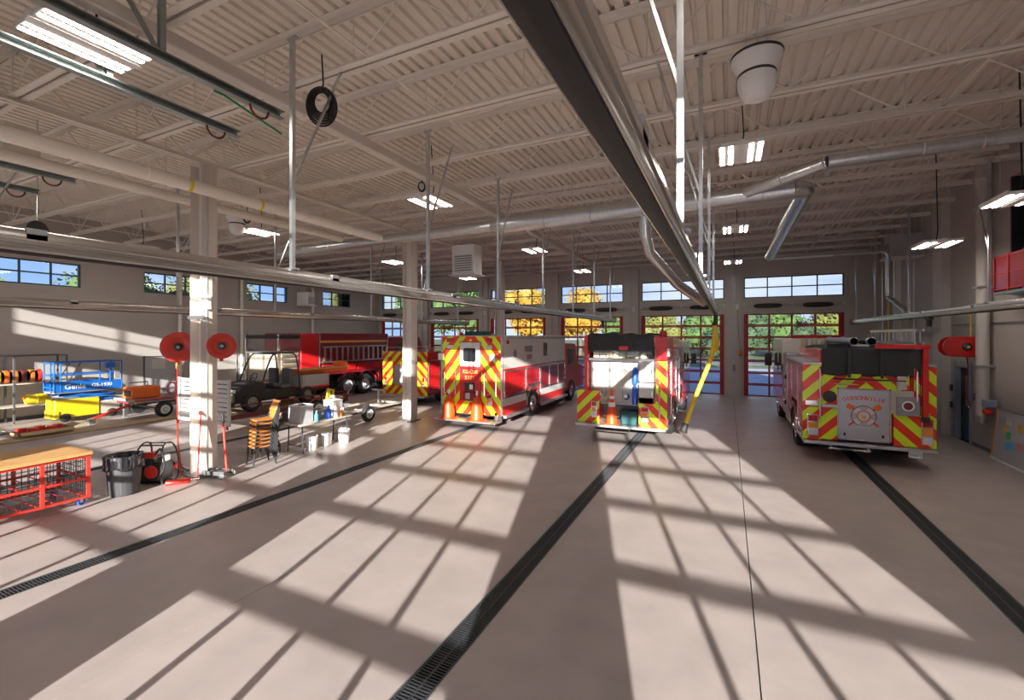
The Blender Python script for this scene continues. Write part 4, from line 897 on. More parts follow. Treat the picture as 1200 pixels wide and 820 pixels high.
# ---- hydraulic rescue power unit and tools
pu = thing('power_unit', 'black and red rescue tool power unit with carrying frame', 'power unit', (-10.55, 5.22, 0), .5)
MB().box(-.22, .22, -.19, .17, .06, .44).build('engine_block', 'black_paint', pu, bevel=.03); MB().box(-.15, .05, -.20, -.10, .32, .52).build('fuel_tank', 'black_paint', pu, bevel=.04)
MB().lathe([(.13, 0), (.14, .02), (.12, .05), (.04, .06)], (.02, -.16, .26), (0, -1, 0), 18).build('recoil_starter', 'bright_red', pu); MB().box(.10, .20, -.15, .12, .40, .56).build('muffler', 'galv', pu, bevel=.02)
for sx in (-1, 1): MB().tube(smooth_pts([(sx*.26, -.22, .03), (sx*.26, .22, .03), (sx*.26, .24, .5), (sx*.22, .12, .78), (sx*.22, -.12, .78), (sx*.26, -.24, .5), (sx*.26, -.22, .03)], 4), .016, 8).build('frame_hoop', 'black_paint', pu)
for y in (-.12, .12): MB().cyl((-.22, y, .78), (.22, y, .78), .016, n=8).build('frame_bar', 'black_paint', pu)
MB().box(-.28, .28, -.05, .05, .0, .06).build('skid', 'black_rubber', pu); MB().tube(smooth_pts([(.1, -.18, .6), (.3, -.32, .75), (.36, -.3, .4), (.22, -.3, .15)], 6), .018, 8).build('hydraulic_hose', 'black_rubber', pu); MB().box(-.12, .12, -.22, -.14, .55, .66).build('control_block', 'bright_red', pu, bevel=.02)
sp2 = thing('spreader_tool', 'red handled rescue spreader lying on the floor by the column', 'rescue tool', (-11.15, 5.95, 0), -.3)
MB().lathe([(.05, 0), (.07, .04), (.07, .36), (.04, .42)], (-.25, 0, .07), (1, 0, 0), 14).build('cylinder', 'bright_red', sp2)
for s_ in (-1, 1): MB().prism([(.15, s_*.02), (.50, s_*.05), (.56, s_*.02), (.52, s_*.10), (.18, s_*.08)], 'z', .04, .09).build('arm', 'galv_dark', sp2)
MB().tube([(-.22, -.06, .1), (-.22, -.10, .2), (-.05, -.10, .2), (-.05, -.06, .1)], .014, 7).build('handle', 'black_rubber', sp2)
sp3 = thing('ram_tool', 'short red rescue ram lying next to the power unit', 'rescue tool', (-10.0, 5.32, 0), 1.0)
MB().lathe([(.04, 0), (.055, .02), (.055, .40), (.04, .42)], (-.2, 0, .056), (1, 0, 0), 14).build('barrel', 'bright_red', sp3); MB().cyl((.2, 0, .056), (.36, 0, .056), .025, n=12).build('piston', 'chrome', sp3)
# ---- floor jack with long handle leaning beside the column
fj = thing('floor_jack', 'red floor jack with long upright handle beside the first column', 'floor jack', (-9.78, 6.0, 0), .25)
for s_ in (-1, 1): MB().box(-.35, .25, s_*.12-.015, s_*.12+.015, .05, .14).build('side_plate', 'dark_grey', fj, bevel=.01)
for x in (-.32, .22):
    for s_ in (-1, 1): MB().lathe([(.05, -.02), (.06, -.01), (.06, .01), (.05, .02)], (x, s_*.15, .06), (0, 1, 0), 14).build('wheel', 'galv_dark', fj)
MB().lathe([(.07, 0), (.07, .02), (.05, .03)], (-.28, 0, .14), (0, 0, 1), 14).build('saddle', 'galv_dark', fj); MB().box(-.3, .15, -.05, .05, .08, .13).build('lift_arm', 'dark_grey', fj)
MB().cyl((.20, 0, .12), (.06, .05, 1.15), .022, n=10).build('handle', 'bright_red', fj); MB().cyl((.06, .05, 1.13), (.045, .055, 1.32), .026, n=10).build('grip', 'black_rubber', fj); MB().cyl((.2, -.12, .12), (.2, .12, .12), .02, n=8).build('pivot', 'galv_dark', fj)
hp = thing('pry_bar', 'thin red pry bar leaning against the first column', 'pry bar', (-9.97, 5.70, 0)); MB().tube([(.13, -.1, .01), (.05, -.02, .7), (0, .04, 1.28), (-.03, .05, 1.36)], .014, 8).build('shaft', 'bright_red', hp); MB().prism([(-.06, 1.34), (-.02, 1.33), (-.05, 1.42)], 'y', .03, .07).build('claw', 'bright_red', hp)
# ---- hose reels on the first column
def hose_reel(loc, rz, label, rad=.31):
    r = thing('hose_reel', label, 'hose reel', loc, rz, 'round hose reels on the first column')
    for y, nm in ((-.14, 'front_flange'), (.12, 'rear_flange')): MB().lathe([(rad, 0), (rad+.012, .005), (rad+.012, .02), (rad, .025), (rad*.62, .018), (rad*.55, .004), (.02, .004)], (0, y, 0), (0, -1, 0), 28).build(nm, 'reel_red', r)
    MB().cyl((0, -.14, 0), (0, .12, 0), rad*.8, n=24).build('hose', 'black_rubber', r)
    hb_ = MB().lathe([(.085, 0), (.085, .03), (.05, .05), (.02, .05)], (0, -.155, 0), (0, -1, 0), 16).build('hub', 'black_paint', r); MB().lathe([(.03, 0), (.03, .04)], (0, -.20, 0), (0, -1, 0), 10).build('hub_nut', 'galv', hb_)
    m_ = MB(); m_.box(-.03, .03, -.17, .2, -rad-.06, -rad-.02); m_.box(-.03, .03, .16, .2, -rad-.06, .05); m_.build('bracket', 'reel_red', r)
    return r
ra = hose_reel((-10.76, 5.75, 2.75), 1.0, 'red round hose reel with dark hub on the window side of the column')
rb2 = hose_reel((-9.66, 5.98, 2.78), 1.05, 'red round hose reel on the truck side of the column', .255)
for r_, dst in ((ra, (-10.41, 5.95)), (rb2, (-10.03, 6.0))):
    v_ = Matrix.Rotation(-r_.rotation_euler[2], 3, 'Z') @ Vector((dst[0]-r_.location[0], dst[1]-r_.location[1], 0)); MB().cyl((0, .12, 0), v_, .03, n=8).build('mounting_arm', 'galv_dark', r_)
hz = thing('air_hose', 'orange air hose hanging below the reel on the column', 'hose', (-10.60, 5.62, 0)); MB().tube(smooth_pts([(0, 0, 2.40), (.02, 0, 2.2), (-.02, 0, 1.9), (.03, 0, 1.5), (.02, 0, 1.1), (.05, .0, .7), (.1, .02, .3), (.12, .03, .02)], 5), .014, 8).build('hose_run', 'reel_red', hz); MB().cyl((0, 0, 2.30), (0, 0, 2.42), .022, n=8).build('fitting', 'gold', hz)
# junction box and conduit on the first column
jb = thing('electric_box', 'white electrical conduit and box clamped to the first column', 'electrical box', (-9.97, 5.88, 0)); MB().box(-.05, .06, -.05, .05, 3.55, 3.85).build('box', 'plastic_white', jb, bevel=.01); MB().cyl((0, .0, .1), (0, .0, 6.6), .02, n=8).build('conduit', 'galv', jb)
MB().box(-.48, .08, -.13, -.11, 3.35, 3.42).build('clamp', 'galv', jb)
# ---- stacking chairs: orange shell, black tube legs
def chair(loc, rz, label, group, back=True):
    r = thing('stacking_chair', label, 'chair', loc, rz, group); z = .44
    def sf(u, v): x = -.20+.40*u; y = -.21+.42*v; return (x, y, z+.012*((u-.5)*2)**2-.015*sin(pi*v)+(.0 if v > .12 else -.02*(1-v/.12)))
    sheet(r, 'seat', sf, 8, 8, 'chair_orange', .016)
    def bf(u, v): x = -.19+.38*u; q = v; return (x, .22+.10*q-.02*sin(pi*u), z+.17+.24*q)
    sheet(r, 'backrest', bf, 8, 6, 'chair_orange', .014)
    for sx in (-1, 1):
        MB().tube([(sx*.23, -.22, .0), (sx*.21, -.19, .25), (sx*.20, -.17, z-.02), (sx*.20, .15, z-.03), (sx*.20, .20, z+.05), (sx*.19, .335, z+.42)], .018, 8).build('front_leg', 'black_paint', r)
        MB().tube([(sx*.24, .27, .0), (sx*.215, .20, .25), (sx*.20, .13, z-.03)], .018, 8).build('rear_leg', 'black_paint', r)
    MB().cyl((-.20, -.1, z-.03), (.20, -.1, z-.03), .010, n=6).build('cross_bar', 'black_paint', r); MB().cyl((-.20, .12, z-.03), (.20, .12, z-.03), .010, n=6).build('cross_bar', 'black_paint', r)
    return r
ordn = ['bottom', 'second', 'third', 'fourth', 'fifth', 'sixth', 'seventh', 'top']
for k in range(8):
    chair((-9.86+.006*k, 7.0+.004*k, .088*k), -.30, ('orange chair with black legs, %s of its tall stack beside the table' % (ordn[k] if k in (0, 7) else ordn[k]+' from the floor')), 'orange chairs in a tall stack')
for k in range(3): chair((-10.55, 7.62, .088*k), -.2, 'orange chair with black legs, %s of the low stack at the table end' % ('bottom', 'middle', 'top')[k], 'orange chairs in a low stack')
# ---- folding table and what stands on it
tb = thing('folding_table', 'long folding table with a pale top beside the chair stack', 'table', (-10.0, 8.75, 0))
MB().box(-.33, .33, -.80, .95, .70, .745).build('tabletop', 'beige', tb, bevel=.01)
for y in (-.68, .8):
    for sx in (-1, 1): MB().tube([(sx*.28, y, .0), (sx*.26, y, .35), (sx*.24, y, .70)], .016, 8).build('leg', 'black_paint', tb)
    MB().cyl((-.27, y, .18), (.27, y, .18), .012, n=8).build('leg_brace', 'black_paint', tb)
    MB().cyl((0, y, .18), (0, y*.55, .70), .010, n=8).build('diagonal_brace', 'galv', tb)
def tote(loc, sx, sy, sz, label, mt='plastic_grey', rim='plastic_white', rz=0):
    r = thing('storage_tote', label, 'tote', loc, rz, None); m_ = MB(); t_ = .012
    m_.box(-sx/2, sx/2, -sy/2, sy/2, 0, t_)
    for s_ in (-1, 1): m_.box(s_*sx/2-t_/2, s_*sx/2+t_/2, -sy/2, sy/2, 0, sz); m_.box(-sx/2, sx/2, s_*sy/2-t_/2, s_*sy/2+t_/2, 0, sz)
    m_.build('bin', mt, r, bevel=.004); m_ = MB()
    for s_ in (-1, 1): m_.box(s_*sx/2-.02, s_*sx/2+.02, -sy/2-.02, sy/2+.02, sz-.03, sz); m_.box(-sx/2-.02, sx/2+.02, s_*sy/2-.02, s_*sy/2+.02, sz-.03, sz)
    m_.build('rim', rim, r, bevel=.004); return r
tote((-10.02, 8.25, .745), .40, .42, .46, 'tall grey tote with white rim on the near table end'); tote((-10.1, 8.80, .745), .34, .38, .26, 'low grey tote in the middle of the folding table', 'mid_grey', 'plastic_grey'); tote((-10.12, 9.40, .745), .36, .34, .44, 'white tote at the far end of the folding table', 'plastic_white', 'plastic_white')
def bottle(loc, label, mt, cap, s=1):
    r = thing('bottle', label, 'bottle', loc); MB().lathe([(.045*s, 0), (.05*s, .01*s), (.05*s, .16*s), (.02*s, .21*s), (.018*s, .24*s)], n=16).build('body', mt, r); MB().lathe([(.02*s, .235*s), (.022*s, .24*s), (.022*s, .27*s), (.015*s, .272*s)], n=12).build('cap', cap, r); return r
bottle((-9.80, 8.55, .745), 'light blue spray bottle with white cap on the folding table', 'sky_blue_plastic', 'plastic_white', 1.0); bottle((-9.80, 8.95, .745), 'deep blue jug on the folding table', 'blue', 'blue', 1.35); bottle((-9.78, 9.17, .745), 'white jug next to the blue jug on the table', 'plastic_white', 'orange', 1.3); bottle((-9.74, 9.33, .745), 'small orange bottle on the folding table edge', 'orange', 'plastic_white', .8)
def bucket(loc, label, s=1, hd=True):
    r = thing('bucket', label, 'bucket', loc, random.random(), None); MB().lathe([(.125*s, 0), (.13*s, .01), (.15*s, .33*s), (.158*s, .335*s), (.158*s, .35*s), (.145*s, .35*s), (.12*s, .02)], n=22).build('pail', 'plastic_white', r)
    MB().tube([(.15*s*cos(a), .10*s*sin(a)*0-.02, .31*s-.13*s*sin(a)) for a in [pi*k/12 for k in range(13)]], .005, 6).build('bail', 'galv', r) ; return r
bucket((-9.92, 8.50, 0), 'white bucket standing by itself under the table'); bucket((-9.95, 9.02, 0), 'white bucket in the middle of the row under the table', .95); bucket((-9.72, 9.42, 0), 'white bucket beside the far table legs', 1.05); bucket((-10.15, 9.80, 0), 'white bucket behind the far end of the table', 1.0)
# ---- utility trailer with ramp gate, utility vehicle on it
UT = thing('utility_trailer', 'utility trailer with a white slatted ramp gate, carrying the utility vehicle', 'trailer', (-14.62, 8.5, 0))
MB().box(-.85, .85, .10, 5.0, .46, .52).build('deck', 'lumber', UT)
for sx in (-1, 1): MB().box(sx*.88-.04, sx*.88+.04, .05, 5.0, .40, .54).build('side_rail', 'burgundy', UT); MB().cyl((sx*.88, .1, .80), (sx*.88, 5.0, .80), .022, n=8).build('top_rail', 'burgundy', UT)
for sx in (-1, 1):
    for y in (.1, 1.3, 2.5, 3.7, 4.95): MB().box(sx*.88-.02, sx*.88+.02, y-.02, y+.02, .5, .80).build('stake', 'burgundy', UT)
    for y in (3.4, 4.35): wheel(UT, sx*1.12, y, .32, .2, sx, 'plastic_white')
    MB().box(min(sx*.92, sx*1.16), max(sx*.92, sx*1.16), 3.0, 4.8, .68, .71).build('mudguard', 'burgundy', UT)
gt = MB().box(-1.28, -1.22, -.04, .04, .28, 1.68).build('ramp_gate', 'body_white', UT); MB().box(1.22, 1.28, -.04, .04, .28, 1.68).build('gate_post', 'body_white', gt)
for k in range(10): MB().box(-1.22, 1.22, -.03, .03, .32+.137*k, .32+.137*k+.10).build('slat', 'body_white', gt)
for x in (-1.25, 1.25): MB().box(x-.05, x+.05, -.08, -.04, .20, .32).build('tail_light', 'lens_red', UT, bevel=.01)
MB().bar((-.5, 5.0, .46), (0, 6.1, .46), .08, .08).build('tongue', 'burgundy', UT); MB().bar((.5, 5.0, .46), (0, 6.1, .46), .08, .08).build('tongue', 'burgundy', UT); MB().cyl((0, 5.9, .0), (0, 5.9, .7), .03, n=8).build('jack_post', 'galv', UT); MB().cyl((0, 3.4, .32), (0, 3.4, .33), .04, n=8).build('axle_cap', 'galv', UT)
for y in (3.4, 4.35): MB().cyl((-.95, y, .32), (.95, y, .32), .035, n=8).build('axle', 'black_paint', UT)
UV = thing('utility_vehicle', 'black off-road utility vehicle with roll cage on the trailer', 'utility vehicle', (-14.62, 9.0, .525))
m_ = MB(); m_.prism([(.15, .30), (3.2, .30), (3.2, .55), (2.3, .55), (2.2, .62), (1.2, .62), (1.05, .95), (.35, .82), (.15, .60)], 'x', -.62, .62); m_.build('body', 'black_rubber', UV, bevel=.03)
for sx in (-1, 1):
    for y in (.62, 2.75): wheel(UV, sx*.74, y, .31, .24, sx, 'galv_dark')
    MB().tube(smooth_pts([(sx*.60, 1.0, .80), (sx*.56, 1.3, 1.55), (sx*.54, 1.55, 1.84), (sx*.54, 2.25, 1.84), (sx*.56, 2.42, 1.5), (sx*.60, 2.5, .55)], 5), .027, 8).build('cage_hoop', 'black_paint', UV)
    MB().box(sx*.36-.22, sx*.36+.22, 1.75, 2.15, .62, .78).build('seat', 'dark_grey', UV, bevel=.04); MB().box(sx*.36-.22, sx*.36+.22, 2.10, 2.24, .75, 1.30).build('seat_back', 'dark_grey', UV, bevel=.04)
    MB().box(sx*.40-.12, sx*.40+.12, .13, .20, .62, .74).build('headlight', 'lens_clear', UV, bevel=.02)
for y, z in ((1.55, 1.84), (2.25, 1.84), (1.02, .82)): MB().cyl((-.56, y, z), (.56, y, z), .024, n=8).build('cage_bar', 'black_paint', UV)
MB().box(-.60, .60, 1.25, 2.4, 1.86, 1.91).build('roof', 'dark_grey', UV, bevel=.02); MB().box(-.5, .5, .12, .16, .35, .6).build('grille', 'mid_grey', UV)
MB().tube([(-.35+.16*cos(a), 1.38+.08*sin(a), 1.02+.14*sin(a)) for a in [2*pi*k/16 for k in range(16)]], .014, 6, closed=True).build('steering_wheel', 'black_rubber', UV); MB().cyl((-.35, 1.38, 1.02), (-.35, 1.1, .8), .02, n=8).build('steering_column', 'black_paint', UV)
bdp = MB().box(-.64, .64, 2.55, 3.75, .60, .66).build('cargo_bed', 'mid_grey', UV)
for a in ((-.66, -.62, 2.55, 3.75), (.62, .66, 2.55, 3.75), (-.66, .66, 2.53, 2.57), (-.66, .66, 3.73, 3.77)): MB().box(a[0], a[1], a[2], a[3], .60, 1.02).build('bed_side', 'plastic_grey', bdp)
MB().box(-.67, .67, 2.52, 3.78, .54, .60).build('bed_stripe', 'bright_red', bdp)
lt = thing('rescue_litter', 'long orange rescue litter lying across the bed of the utility vehicle', 'rescue litter', (-14.4, 12.72, 1.55))
m_ = MB(); m_.prism([(-.28, .14), (-.30, .18), (.30, .18), (.28, .14), (.18, .0), (-.18, .0)], 'y', -1.2, 1.2); m_.build('shell', 'orange', lt, bevel=.02); MB().box(-.22, .22, .85, 1.25, .16, .40).build('gear_bag', 'orange', lt, bevel=.06)
for sx in (-1, 1): MB().tube([(sx*.30, -1.2, .18), (sx*.30, 1.2, .18)], .02, 8).build('rail', 'wood', lt)
for y in (-.7, 0, .6): MB().box(-.31, .31, y-.03, y+.03, .18, .19).build('strap', 'hose_jacket', lt)
yb_ = thing('backboard', 'yellow backboard leaning on the trailer side', 'backboard', (-13.16, 12.0, 0), 0); MB().obox((-.06, .1, .52), (.05, .34, 1.05), R3(-.25, -.10, 0), 0).build('board', 'yellow', yb_, bevel=.02); MB().obox((-.02, .1, .52), (.02, .05, .9), R3(-.25, -.10, 0), 0).build('strap', 'black_paint', yb_)
bc = thing('tool_case', 'pale blue tool case on the floor by the trailer wheel', 'case', (-13.18, 12.75, 0)); MB().box(-.15, .15, -.25, .25, 0, .4).build('shell', 'blue_grey', bc, bevel=.03); MB().tube([(-.0, -.08, .4), (0, -.08, .45), (0, .08, .45), (0, .08, .4)], .012, 6).build('handle', 'black_paint', bc)
# ---- small bare trailer frame in front of the middle column
bt = thing('trailer_frame', 'bare tan trailer frame with coupling near the middle column', 'trailer', (-12.0, 10.75, 0))
for sx in (-1, 1): MB().box(sx*.55-.03, sx*.55+.03, 0, 3.2, .38, .46).build('frame_rail', 'beige', bt); wheel(bt, sx*.78, 1.3, .28, .16, sx, 'plastic_white')
for y in (.05, 1.1, 2.2, 3.15): MB().box(-.55, .55, y-.03, y+.03, .38, .45).build('cross_member', 'beige', bt)
MB().cyl((-.7, 1.3, .28), (.7, 1.3, .28), .03, n=8).build('axle', 'galv_dark', bt); MB().bar((-.5, 3.2, .42), (0, 4.2, .42), .06, .07).build('tongue', 'beige', bt); MB().bar((.5, 3.2, .42), (0, 4.2, .42), .06, .07).build('tongue', 'beige', bt)
MB().cyl((0, 4.0, .0), (0, 4.0, .62), .03, n=8).build('jack', 'galv', bt); MB().box(-.06, .06, 4.15, 4.4, .38, .50).build('coupler', 'galv_dark', bt, bevel=.02)
for y in (.5, 2.6): MB().box(-.03, .03, y-.03, y+.03, .44, .95).build('bunk_post', 'beige', bt); MB().box(-.3, .3, y-.04, y+.04, .9, .97).build('bunk_pad', 'beige', bt)
# ---- scissor lift
SL = thing('scissor_lift', 'small scissor lift with blue platform rails and yellow chassis', 'scissor lift', (-21.05, 8.12, 0))
MB().box(-.36, .36, -.92, .30, .14, .78).build('chassis', 'yellow', SL, bevel=.03); MB().box(-.34, .34, .30, .92, .14, .62).build('battery_box', 'beige', SL, bevel=.03)
MB().box(-.38, -.02+.40, -.95, -.80, .12, .40).build('front_plate', 'yellow', SL, bevel=.03)
for sx in (-1, 1):
    for y in (-.66, .66): MB().lathe([(.13, -.05), (.15, -.035), (.15, .035), (.13, .05)], (sx*.36, y, .15), (1, 0, 0), 20).build('wheel', 'black_rubber', SL)
for k in range(4):
    for sx in (-1, 1): MB().bar((sx*.28, -.8 if k % 2 else .8, .66+.09*k), (sx*.28, .8 if k % 2 else -.8, .74+.09*k), .05, .07).build('scissor_arm', 'lift_blue', SL)
MB().box(-.38, .38, -.95, .95, 1.0, 1.06).build('platform_floor', 'mid_grey', SL)
for sx in (-1, 1):
    tp = MB().box(sx*.38-.012, sx*.38+.012, -.95, .95, 1.04, 1.36).build('toe_board', 'lift_blue', SL)
    for z in (1.62, 2.06): MB().cyl((sx*.38, -.95, z), (sx*.38, .95, z), .02, n=8).build('guard_rail', 'lift_blue', SL)
    for y in (-.95, -.78, .6, .95): MB().cyl((sx*.38, y, 1.04), (sx*.38, y, 2.06), .022, n=8).build('rail_post', 'lift_blue', SL)
    MB().cyl((sx*.38, -.6, 1.36), (sx*.38, -.25, 2.05), .018, n=8).build('rail_brace', 'black_paint', SL)
    if sx == 1: text(tp, 'Genie', .24, (.396, -.40, 1.21), (pi/2, 0, pi/2), 'plastic_white', align='CENTER'); text(tp, 'GS-1930', .17, (.396, .35, 1.21), (pi/2, 0, pi/2), 'plastic_white')
for y in (-.95, .95):
    for z in (1.2, 1.62, 2.06): MB().cyl((-.38, y, z), (.38, y, z), .02, n=8).build('guard_rail', 'lift_blue', SL)
MB().box(.25, .42, .45, .75, 1.80, 2.02).build('control_box', 'lift_blue', SL, bevel=.02); MB().box(.36, .42, .72, .88, 1.40, 2.0).build('document_box', 'mid_grey', SL)
# ---- flatbed trailer with odds and ends
FB = thing('flatbed_trailer', 'low flatbed trailer with grey deck carrying orange gear', 'trailer', (-19.7, 8.6, 0))
MB().box(-.75, .75, .1, 3.0, .62, .72).build('deck', 'mid_grey', FB, bevel=.01)
for k in range(2): MB().box(.75, .78, .1, 3.0, .58+.08*k, .62+.08*k).build('edge_strip', 'bright_red' if k else 'galv', FB)
for sx in (-1, 1): wheel(FB, sx*.98, .95, .28, .2, sx, 'plastic_white'); MB().box(min(sx*.76, sx*1.0), max(sx*.76, sx*1.0), .6, 1.3, .60, .63).build('mudguard', 'galv', FB)
MB().cyl((-.8, .95, .28), (.8, .95, .28), .03, n=8).build('axle', 'black_paint', FB); MB().box(-.7, .7, .2, 2.9, .52, .62).build('frame', 'burgundy', FB); MB().bar((.3, .15, .5), (.3, -.9, .18), .07, .07).build('tongue', 'bright_red', FB); MB().box(.22, .38, -1.02, -.85, .0, .2).build('jack_stand', 'galv', FB)
for y in (.3, 2.8): MB().box(-.4, -.3, y-.05, y+.05, .0, .52).build('support_leg', 'galv', FB)
ob = thing('orange_generator', 'orange machine with black handle on the flatbed trailer', 'machine', (-19.45, 9.15, .72)); MB().box(-.35, .35, -.45, .45, 0, .42).build('housing', 'orange', ob, bevel=.05); MB().tube([(-.25, -.3, .42), (-.25, -.3, .55), (-.25, .3, .55), (-.25, .3, .42)], .02, 8).build('handle', 'black_paint', ob); MB().box(-.2, .2, -.47, -.44, .1, .3).build('grille', 'black_paint', ob)
pk = thing('pink_coil', 'coil of pink rope standing on the flatbed trailer', 'rope', (-19.45, 10.15, .72)); 
for k in range(4): MB().tube([(.03*k-.05, .16*cos(a), .25+.22*sin(a)) for a in [2*pi*q/18 for q in range(18)]], .025, 7, closed=True).build('loop', 'pink', pk)
gb = thing('green_bag', 'bright green gear bag on the flatbed trailer', 'bag', (-19.4, 10.6, .72)); MB().sphere((0, 0, .13), .13, 14, sc=(1.3, 1.9, 1.0)).build('pouch', 'green', gb); MB().tube([(0, -.12, .2), (0, -.08, .32), (0, .08, .32), (0, .12, .2)], .012, 6).build('strap', 'black_paint', gb)
cone((-19.3, 11.05, .72), 'small orange cone at the end of the flatbed trailer', .55, 0, None, .13)
# ---- framed grey panel on a stand
ws = thing('panel_stand', 'grey framed panel on a steel stand near the left wall', 'panel', (-21.7, 10.9, 0))
MB().box(-.015, .015, -.6, .55, .75, 2.1).build('board', 'plastic_grey', ws); MB().box(.016, .022, -.35, .15, 1.6, 2.0).build('paper', 'door_paper', ws)
for y in (-.62, .57, 2.0, 3.3): MB().box(-.025, .025, y-.025, y+.025, .03, 2.15).build('post', 'dark_grey', ws); MB().box(-.3, .3, y-.03, y+.03, 0, .04).build('foot', 'dark_grey', ws)
for z in (.72, 2.12): MB().box(-.02, .02, -.62, 3.3, z-.02, z+.02).build('rail', 'dark_grey', ws)
# ---- storage rack by the left wall
SR = thing('storage_rack', 'dark steel storage rack holding hose rolls by the left wall', 'rack', (-22.15, 6.55, 0))
for x in (-.35, .35):
    for y in (-1.7, .0, 1.35): MB().box(x-.025, x+.025, y-.025, y+.025, 0, 2.32).build('post', 'dark_grey', SR)
for z in (.55, 1.32): MB().box(-.37, .37, -1.7, 1.35, z, z+.04).build('shelf', 'beige', SR)
for x in (-.35, .35): MB().box(x-.02, x+.02, -1.7, 1.35, 2.28, 2.32).build('top_bar', 'dark_grey', SR)
def hose_roll(loc, label, mt, rad=.22):
    r = thing('hose_roll', label, 'hose roll', loc, 0, 'rolled hoses on the rack'); 
    for k in range(4): rr = rad*(1-.2*k); MB().lathe([(rr-.03, -.055), (rr, -.05), (rr+.004, 0), (rr, .05), (rr-.03, .055)], (0, 0, rad+.004), (0, 1, 0), 20).build('coil', mt, r)
    return r
for k, (mt, lab) in enumerate((('yellow', 'yellow hose roll first in the row on the rack'), ('yellow', 'yellow hose roll second in the row on the rack'), ('orange', 'orange hose roll after the yellow rolls on the rack'), ('chair_orange', 'tan orange hose roll in the rack row'), ('burgundy', 'dark red hose roll in the rack row'), ('chair_orange', 'tan orange hose roll next to the dark red one'), ('bright_red', 'red hose roll at the end of the rack row'))): hose_roll((-22.1, 6.02+.205*k, 1.362), lab, mt)
yk = thing('yellow_drum', 'yellow drum lying on the low shelf of the rack', 'drum', (-22.0, 7.15, .592)); MB().lathe([(.15, 0), (.17, .02), (.17, .26), (.18, .27), (.17, .28), (.17, .5), (.15, .52)], (0, -.26, .185), (0, 1, 0), 20).build('barrel', 'yellow', yk); MB().lathe([(.05, 0), (.05, .04)], (0, -.28, .24), (0, -1, 0), 12).build('bung', 'orange', yk)
wc = thing('water_carton', 'white and red carton on the rack end beside the scissor lift', 'carton', (-22.05, 7.68, .592)); MB().box(-.2, .2, -.16, .16, 0, .42).build('carton_body', 'plastic_white', wc, bevel=.01); MB().box(-.205, .205, -.165, .165, .25, .36).build('print_band', 'burgundy', wc)
# ---- lumber, box and pipes on the floor
for k in range(4):
    b_ = MB().box(-.07, .07, -2.4, 2.4, 0, .038).build('plank', 'lumber', None, (-18.55+.155*k, 7.0+.25*(k % 2), 0)); tag(b_, ['plank against the drain edge in the lumber row', 'second plank of the lumber row from the carton', 'third plank of the lumber row from the carton', 'plank farthest from the lift in the lumber row'][[3, 2, 1, 0][k]] if 0 else ['loose wooden plank on the floor nearest the scissor lift', 'loose wooden plank under the open carton', 'loose wooden plank between two others beside the drain', 'loose wooden plank along the trench drain by the lift'][k], 'plank', 'loose planks on the floor')
bx_ = thing('open_carton', 'open cardboard carton filled with red rolls on the planks', 'carton', (-18.62, 6.2, .038), .0)
for a in ((-.3, -.29, -.6, .6), (.29, .3, -.6, .6), (-.3, .3, -.6, -.59), (-.3, .3, .59, .6)): MB().box(a[0], a[1], a[2], a[3], 0, .15).build('side', 'cardboard', bx_)
MB().box(-.3, .3, -.6, .6, 0, .012).build('bottom', 'cardboard', bx_); MB().obox((.39, 0, .12), (.2, 1.18, .008), R3(0, .35, 0)).build('flap', 'cardboard', bx_); MB().obox((0, -.69, .18), (.58, .2, .008), R3(-.35, 0, 0)).build('flap', 'cardboard', bx_); MB().obox((0, .69, .18), (.58, .2, .008), R3(.35, 0, 0)).build('flap', 'cardboard', bx_)
for k in range(5): MB().lathe([(.05, 0), (.12, .01), (.12, .20), (.05, .21)], (-.12+.2*(k % 2), -.42+.2*k, .03), (0, 0, 1), 14).build('red_roll', 'bright_red', bx_)
for k in range(3): b_ = MB().cyl((0, -1.5, .05), (0, 1.5, .05), .05, n=14).build('steel_pipe', 'galv', None, (-20.05+.115*k, 5.6+.1*k, 0)); tag(b_, ['steel pipe on the floor lying closest to the rack', 'steel pipe on the floor lying between two others', 'steel pipe on the floor lying closest to the open carton'][k], 'pipe', 'steel pipes on the floor')
# ---- downpipes and panels on the left wall
for k, (y, lab) in enumerate(((12.1, 'white downpipe on the left wall below the second window'), (15.0, 'white downpipe on the left wall before the third window'), (19.4, 'white downpipe on the left wall behind the tanker'))):
    r = thing('downpipe', lab, 'pipe', (XL+.15, y, 0)); MB().cyl((0, 0, 0), (0, 0, ZC-.85), .075, n=14).build('pipe', 'white_steel', r)
    for z in (1, 3, 5): MB().box(-.14, .08, -.1, .1, z, z+.04).build('strap', 'galv', r)
ep = thing('meter_cluster', 'grey meters and valves on the left wall by a downpipe', 'meters', (XL+.02, 15.5, 1.9))
for k in range(3): MB().box(0, .18, -.12, .12, .42*k, .42*k+.28).build('meter', 'plastic_grey', ep, bevel=.02)
for y in (-.08, .08): MB().cyl((.06, y, -.5), (.06, y, 1.5), .02, n=8).build('conduit', 'galv', ep)
